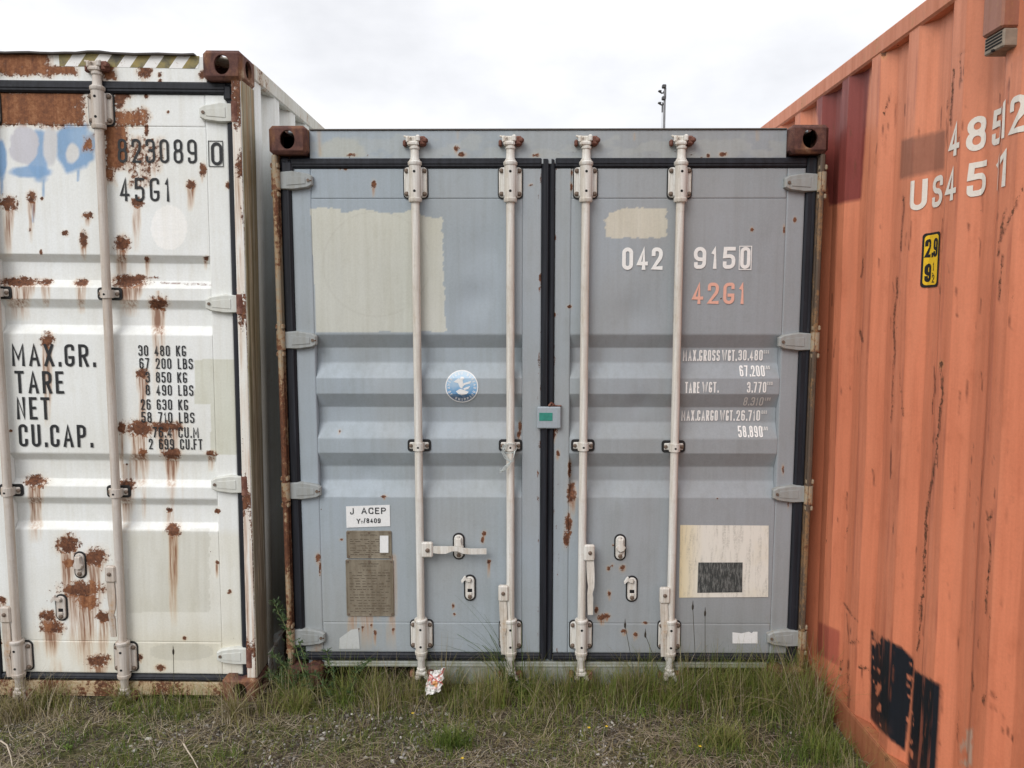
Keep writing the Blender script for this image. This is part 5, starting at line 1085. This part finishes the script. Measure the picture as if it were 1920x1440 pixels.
# ------------------------------------------------------------------ tufts that stand out
def tuft(pu, pv, n, h0, h1, lean, sh, spread, label, wid=(.0022, .004), y=None, ang=None):
    p = ground_pt(pu, pv, -.005) if y is None else at_depth(pu, pv, y); x = p[0] + RNG.normal(0, spread, n); yy = np.minimum(p[1] + RNG.normal(0, spread * .6, n), front_y(np.full(n, p[0])) - .02)
    a = U_(0, 2 * np.pi, n) if ang is None else RNG.normal(ang[0], ang[1], n)
    me = blade_mesh('grass_tuft', x, yy, U_(h0, h1, n), U_(*wid, n), a, np.abs(RNG.normal(lean, lean * .45, n)), np.clip(RNG.normal(sh, .1, n), 0, 1), S=7)
    return tag(link('grass_tuft', me), label, 'grass tuft')
tuft(440, 1345, 150, .10, .25, .95, .62, .022, 'arching straw coloured grass tuft before the bottom corner of the white container')
tuft(25, 1340, 190, .10, .24, .7, .68, .05, 'dry leaning grass tuft under the left locking bar of the white container')
tuft(232, 1316, 120, .07, .15, .7, .50, .018, 'small olive grass tuft under the right locking bar of the white container')
tuft(90, 1318, 90, .08, .17, .75, .55, .04, 'loose olive grass tuft between the two bars of the white container')
tuft(340, 1318, 150, .05, .13, .5, .36, .07, 'green grass tuft at the sill of the white container beside its open pocket')
tuft(965, 1300, 44, .26, .58, .75, .12, .03, 'tall dark grass clump arching before the middle locking bar of the grey container', (.003, .0046), ang=(3.0, .8))
tuft(560, 1330, 200, .07, .16, .7, .48, .035, 'yellowish bushy grass tuft beside the gap between white and grey containers')
tuft(905, 1318, 190, .06, .15, .7, .46, .06, 'olive grass tuft beside the crumpled wrapper')
tuft(1300, 1312, 240, .12, .27, .35, .36, .09, 'tall green grass tuft at the sill below the cream placard')
tuft(1420, 1312, 200, .12, .25, .38, .36, .07, 'tall green grass tuft before the dark pocket of the grey container')
tuft(1180, 1310, 150, .08, .2, .4, .38, .06, 'green grass tuft below the right hand catches of the grey container')
tuft(1350, 1400, 240, .06, .14, .65, .47, .06, 'olive grass tuft in open ground near the orange container')
tuft(845, 1405, 200, .05, .12, .55, .22, .045, 'dark green grass patch in open ground below the wrapper')
tuft(1545, 1415, 220, .06, .15, .6, .32, .06, 'green grass tuft against the bottom rail of the orange container')
# ------------------------------------------------------------------ feathery weeds in the gap
m_weed = plain('weed_green', (.065, .115, .038), .6, var=.4, scale=60); m_stem = plain('weed_stem', (.17, .20, .075), .6)
def feathery(pts_px, Y, label, seed):
    rg = random.Random(seed); p0 = at_depth(*pts_px[0][0], Y); root = bpy.data.objects.new('feathery_weed', None); col.objects.link(root); zz = float(gz(np.array([p0[0]]), np.array([Y]))[0]); root.location = (p0[0], Y, zz); root.empty_display_size = .05; tag(root, label, 'weed', 'feathery weeds in the gap'); o0 = Vector(root.location)
    lf = MB()
    for pl in pts_px:
        P = [Vector(at_depth(u_, v_, Y + rg.uniform(-.015, .015))) - o0 for u_, v_ in pl]; P[0].z = -.01; Q = []
        for i in range(len(P) - 1):
            for k in range(5): Q.append(P[i].lerp(P[i + 1], k / 5) + Vector((rg.gauss(0, .003), rg.gauss(0, .003), 0)))
        Q.append(P[-1]); MB().tube(Q, [.0032 * (1 - .7 * i / len(Q)) for i in range(len(Q))], 6, 0).build('stem', m_stem, root)
        for i in range(2, len(Q)):
            for _ in range(4):
                b0 = Q[i]; d = Vector((rg.uniform(-1, 1), rg.uniform(-.8, .5), rg.uniform(-.2, .9))).normalized(); l = rg.uniform(.018, .05) * (1.2 - .5 * i / len(Q))
                for s_ in range(5):
                    c0 = b0 + d * l * s_ / 5; e = (d + Vector((rg.uniform(-1, 1), rg.uniform(-1, 1), rg.uniform(-1, 1)))).normalized(); w2 = e.cross(Vector((0, 1, .3))).normalized() * .0022; ll = rg.uniform(.008, .018)
                    lf.add([c0 - w2, c0 + w2, c0 + e * ll + w2 * .3, c0 + e * ll - w2 * .3], [(0, 1, 2, 3)])
    f = lf.build('foliage', m_weed, root, 0, recalc=False); f['kind'] = 'stuff'; return root
feathery([[(585, 1300), (560, 1230), (530, 1165), (513, 1130)], [(590, 1300), (575, 1250), (560, 1205)], [(570, 1300), (535, 1255), (512, 1225)]], 3.36, 'tall feathery weed leaning into the gap beside the white corner post', 1)
feathery([[(640, 1300), (622, 1262), (612, 1222)], [(650, 1300), (668, 1262), (690, 1240)], [(630, 1300), (600, 1270), (575, 1262)]], 3.34, 'low feathery weed at the left end of the grey sill', 2)
feathery([[(545, 1305), (530, 1280), (505, 1262)], [(550, 1305), (552, 1275), (540, 1240)]], 3.38, 'short feathery weed at the foot of the rusty grey post', 3)
# ------------------------------------------------------------------ broad leaved weeds
def leafy(pu, pv, n, size, label, c, seed, Y=None):
    rg = random.Random(seed); p = ground_pt(pu, pv) if Y is None else at_depth(pu, pv, Y); root = bpy.data.objects.new('leafy_weed', None); col.objects.link(root); root.location = (p[0], min(p[1], 3.42), float(gz(np.array([p[0]]), np.array([p[1]]))[0])); root.empty_display_size = .03; tag(root, label, 'weed', 'broad leaved weeds'); m = plain('leaf', c, .5, var=.3, scale=80)
    for k in range(n):
        a = rg.uniform(0, 6.28); l = size * rg.uniform(.6, 1.1); el = rg.uniform(.3, 1.2); st = rg.uniform(.3, 1.0) * size * 1.5; b0 = Vector((math.cos(a) * st * .35, math.sin(a) * st * .35, st)); d = Vector((math.cos(a) * math.cos(el - .6), math.sin(a) * math.cos(el - .6), math.sin(el - .6))); s_ = Vector((-math.sin(a), math.cos(a), 0)); nn = d.cross(s_); V = []; F = []
        for i, (t, w_) in enumerate(((0, .04), (.2, .26), (.45, .36), (.7, .30), (.9, .14), (1, .02))):
            c0 = b0 + d * l * t - Vector((0, 0, .25 * l * t * t)); V += [c0 - s_ * l * w_ + nn * -.06 * l, c0, c0 + s_ * l * w_ + nn * -.06 * l]
        for i in range(5): F += [(i * 3, i * 3 + 1, i * 3 + 4, i * 3 + 3), (i * 3 + 1, i * 3 + 2, i * 3 + 5, i * 3 + 4)]
        b = MB().add(V, F); b.tube([(0, 0, -.005), b0 * .6, b0], .0011, 5, 0); b.build('leaf', m, root, 60, recalc=False)
    return root
G1, G2 = (.13, .20, .035), (.055, .10, .025)
leafy(980, 1292, 5, .026, 'small bright green leafy weed right of the tall dark grass clump', G1, 1); leafy(1080, 1296, 5, .028, 'small leafy weed under the third locking bar of the grey container', G1, 2); leafy(1212, 1300, 6, .026, 'low leafy weed before the sill under the right hand catches', G1, 3)
leafy(1408, 1296, 11, .034, 'dark leafy weed filling the pocket at the right end of the grey sill', G2, 4); leafy(1205, 1336, 12, .018, 'bright green rosette weed in the open gravel', (.12, .19, .03), 5); leafy(128, 1410, 14, .015, 'bright green mossy rosette in the gravel before the white container', (.11, .18, .028), 6); leafy(775, 1300, 6, .024, 'small yellow green weed left of the crumpled wrapper', G1, 7)
# ------------------------------------------------------------------ seed stalks
def stalk(ub, vb, ut, vt, Y, label):
    a = Vector(at_depth(ub, vb, Y)); t = Vector(at_depth(ut, vt, Y)); a.z = float(gz(np.array([a.x]), np.array([Y]))[0]) - .005; r_ = bpy.data.objects.new('plantain_stalk', None); col.objects.link(r_); r_.location = a; r_.empty_display_size = .03; tag(r_, label, 'plant', 'plantain stalks before the grey door'); q = t - a
    MB().tube([(0, 0, 0), q * .5 + Vector((.006, 0, 0)), q], .0013, 6, 0).build('stem', m_stem_d, r_)
    MB().lathe([(.001, -.016), (.0045, -.008), (.005, .004), (.002, .014), (.0006, .03)], q, 8, 0).build('seed_head', m_seed, r_)
m_stem_d = plain('dark_stem', (.055, .055, .035), .7); m_seed = plain('seed_head', (.035, .028, .02), .9)
stalk(1304, 1300, 1299, 1138, 3.37, 'tall plantain stalk with dark head before the cream placard'); stalk(1318, 1300, 1322, 1150, 3.37, 'shorter plantain stalk beside the tall one under the cream placard'); stalk(1195, 1300, 1172, 1172, 3.37, 'plantain stalk below the right hand catches'); stalk(1255, 1300, 1210, 1190, 3.37, 'leaning plantain stalk left of the fourth locking bar'); stalk(322, 1330, 325, 1222, 3.28, 'thin dark stalk before the lower right part of the white door')
# ------------------------------------------------------------------ yellow flowers
m_pet = plain('yellow_petal', (.75, .52, .03), .5)
def flower(pu, pv, label):
    p = ground_pt(pu, pv + 14); z0 = float(gz(np.array([p[0]]), np.array([p[1]]))[0]); r_ = bpy.data.objects.new('yellow_flower', None); col.objects.link(r_); r_.location = (p[0], p[1], z0); r_.empty_display_size = .02; tag(r_, label, 'flower', 'yellow flowers in the gravel')
    MB().tube([(0, 0, -.005), (.002, 0, .02), (0, 0, .036)], .0009, 5, 0).build('stem', m_stem, r_)
    for k in range(5):
        a = k * 1.2566; c, s_ = math.cos(a), math.sin(a); MB().add([(0, 0, .036), (c * .004 - s_ * .003, s_ * .004 + c * .003, .039), (c * .0085, s_ * .0085, .041), (c * .004 + s_ * .003, s_ * .004 - c * .003, .039)], [(0, 1, 2, 3)]).build('petal', m_pet, r_, 0)
for pu, pv, lb in ((774, 1332, 'tiny yellow flower below and left of the crumpled wrapper'), (867, 1428, 'tiny yellow flower beside the dark green grass patch'), (1104, 1363, 'tiny yellow flower in bare gravel below the third locking bar'), (1137, 1360, 'tiny yellow flower in bare gravel right of another'), (1312, 1402, 'tiny yellow flower in straw near the olive tuft by the orange container')): flower(pu, pv, lb)
# ------------------------------------------------------------------ crumpled wrapper
def wrapper():
    p = at_depth(815, 1279, 3.33); g = NG('printed_wrapper'); o = g.coord(); n = g.noise(o, 45, 3); n2 = g.noise(g.coord((1, 1, 1), (3, 1, 5)), 38, 2); x, y, z = g.sep(o)
    c = g.mix(g.mr(n, .52, .56), (.72, .70, .68), (.42, .45, .40)); c = g.mix(g.math('MULTIPLY', g.mr(n2, .54, .57), g.mr(z, -.03, -.01)), c, (.55, .22, .19)); d2 = g.math('ADD', g.math('POWER', g.math('SUBTRACT', x, .002), 2.0), g.math('POWER', g.math('ADD', z, .006), 2.0)); c = g.mix(g.math('LESS_THAN', d2, .00016), c, (.62, .33, .14))
    st = g.math('LESS_THAN', g.math('ABSOLUTE', g.math('SUBTRACT', z, g.math('ADD', .012, g.math('MULTIPLY', x, -.5)))), .0035); c = g.mix(st, c, (.58, .16, .15)); g.end(c, .35, 0, .5)
    n_ = 13; us_ = np.linspace(-1, 1, n_); U2, V2 = np.meshgrid(us_, us_); rg = np.random.default_rng(5); cr = .006 * rg.normal(size=U2.shape); X = U2 * .040 * (1 - .15 * np.abs(V2)) + .010 * V2 + .0022 * rg.normal(size=U2.shape); Z = V2 * .046 + .012 * U2 + .0022 * rg.normal(size=U2.shape); Yy = cr + .012 * U2 ** 2 + .02 * V2
    V = np.stack([X, Yy, Z], -1).reshape(-1, 3); b = MB(); ii = np.arange(n_ * n_).reshape(n_, n_); F = [(ii[j, i], ii[j, i + 1], ii[j + 1, i + 1], ii[j + 1, i]) for j in range(n_ - 1) for i in range(n_ - 1)]
    V3 = [tuple(v_) for v_ in V] + [(v_[0], v_[1] + .004, v_[2]) for v_ in V]; k = n_ * n_; F2 = [tuple(q + k for q in f[::-1]) for f in F]
    rim = list(ii[0, :]) + list(ii[1:, -1]) + list(ii[-1, -2::-1]) + list(ii[-2:0:-1, 0]); F3 = [(rim[i], rim[(i + 1) % len(rim)], rim[(i + 1) % len(rim)] + k, rim[i] + k) for i in range(len(rim))]
    b.add(V3, F + F2 + F3); o_ = b.build('crumpled_wrapper', g.m, None, 0, Vector(p)); tag(o_, 'crumpled white and red snack wrapper caught in the grass', 'litter')
wrapper()
# ------------------------------------------------------------------ twine on the second bar's guide, twigs
x0, z0 = GC.L(956, 837, .02); P0 = GC.M @ Vector((x0, 0, z0)); b = MB(); rg = random.Random(4)
def loop(pts, r=.0016): b.tube([tuple(p) for p in pts], r, 6, 0)
loop([(.026 * math.cos(a) * 1.15, .030 - .034 * abs(math.sin(a)) if math.sin(a) > -.2 else .012, .006 + .024 * math.sin(a * 1.0) - .012) for a in [k * .35 for k in range(19)]])
for s_ in range(3): loop([(-.03 + .01 * s_, .008 - .002 * s_, .01), (-.036 + .004 * s_, -.002, -.022), (-.024 + .01 * s_, -.008, -.048 - .004 * s_), (.002 + .004 * s_, -.010, -.066), (.016, -.008, -.05 - .008 * s_), (.024 - .002 * s_, .004, -.018)])
for s_ in range(4): loop([(.006, -.010, -.064), (-.004 - .006 * s_, -.012, -.084), (-.022 - .008 * s_, -.010, -.104 - .005 * s_), (-.034 - .010 * (s_ % 2), -.006, -.112 + .006 * s_)])
tag(b.build('twine', plain('pale_twine', (.50, .55, .54), .8), None, 60, P0), 'frayed pale twine tied round the guide of a locking bar', 'twine')
m_twig = plain('pale_twig', (.50, .43, .34), .8)
for px, lb in (([(345, 1405), (352, 1420), (362, 1432), (372, 1452)], 'pale curved twig on the gravel below the arching straw tuft'), ([(2, 1394), (14, 1408), (21, 1426), (24, 1450)], 'pale bent twig on the ground under the left bar of the white container')):
    Q = []
    for i, (a, c) in enumerate(px): q = ground_pt(a, c); Q.append(Vector((q[0], q[1], float(gz(np.array([q[0]]), np.array([q[1]]))[0]) + .012 + .006 * (i % 2))))
    o0 = Q[0].copy(); tag(MB().tube([q - o0 for q in Q], [.0034, .003, .0026, .002], 7, 0).build('twig', m_twig, None, 60, o0), lb, 'twig')
# ------------------------------------------------------------------ floodlight mast far behind
MY = 60.0; b0 = at_depth(1244.5, 240, MY); tp = at_depth(1246.5, 158, MY); px_m = MY / FPX
r_ = bpy.data.objects.new('floodlight_mast', None); col.objects.link(r_); r_.location = (b0[0], MY, -.02); r_.empty_display_size = 1; tag(r_, 'slim grey floodlight mast rising behind the grey container', 'mast'); ZT = tp[2] + .02
m_mast = plain('galvanised_mast', (.24, .24, .25), .55, .3, scale=3); m_mdark = plain('mast_fittings', (.085, .082, .085), .6, scale=5)
MB().tube([(0, 0, 0), (0, 0, ZT * .5), (.03, 0, ZT - .2)], [.15, .11, .08], 14, 0).build('pole', m_mast, r_)
MB().box(.02, .13, -.06, .06, ZT - 1.05, ZT - .25, 0, .02).build('mounting_plate', m_mdark, r_)
for z_ in (ZT - .16, ZT - 1.02):
    MB().box(-.20, .10, -.22, .14, z_ - .14, z_ + .12, 0, .05).build('lamp_housing', m_mdark, r_)
    MB().tube([(-.44, -.05, z_ - .32), (-.34, -.05, z_ - .42), (-.20, -.05, z_ - .50), (-.04, 0, z_ - .46), (.05, 0, z_ - .30)], [.07, .07, .06, .05, .05], 8, 0).build('lamp_bracket', m_mdark, r_)
    MB().box(-.48, -.24, -.2, .1, z_ - .40, z_ - .30, 0, .03).build('lamp_visor', m_mdark, r_); MB().tube([(-.10, 0, z_ - .46), (.06, 0, z_ - .12)], .035, 8, 0).build('stay', m_mdark, r_)
MB().box(-.19, -.09, -.05, .05, ZT - 2.05, ZT - 1.55, 0, .02).build('junction_box', m_mdark, r_); MB().tube([(-.14, 0, ZT - 1.56), (-.13, 0, ZT - 1.3)], .03, 6, 0).build('conduit', m_mdark, r_); MB().tube([(-.14, 0, ZT - 2.04), (-.15, 0, ZT - 4), (-.12, 0, 1.0)], .012, 6, 0).build('cable', m_mast, r_)
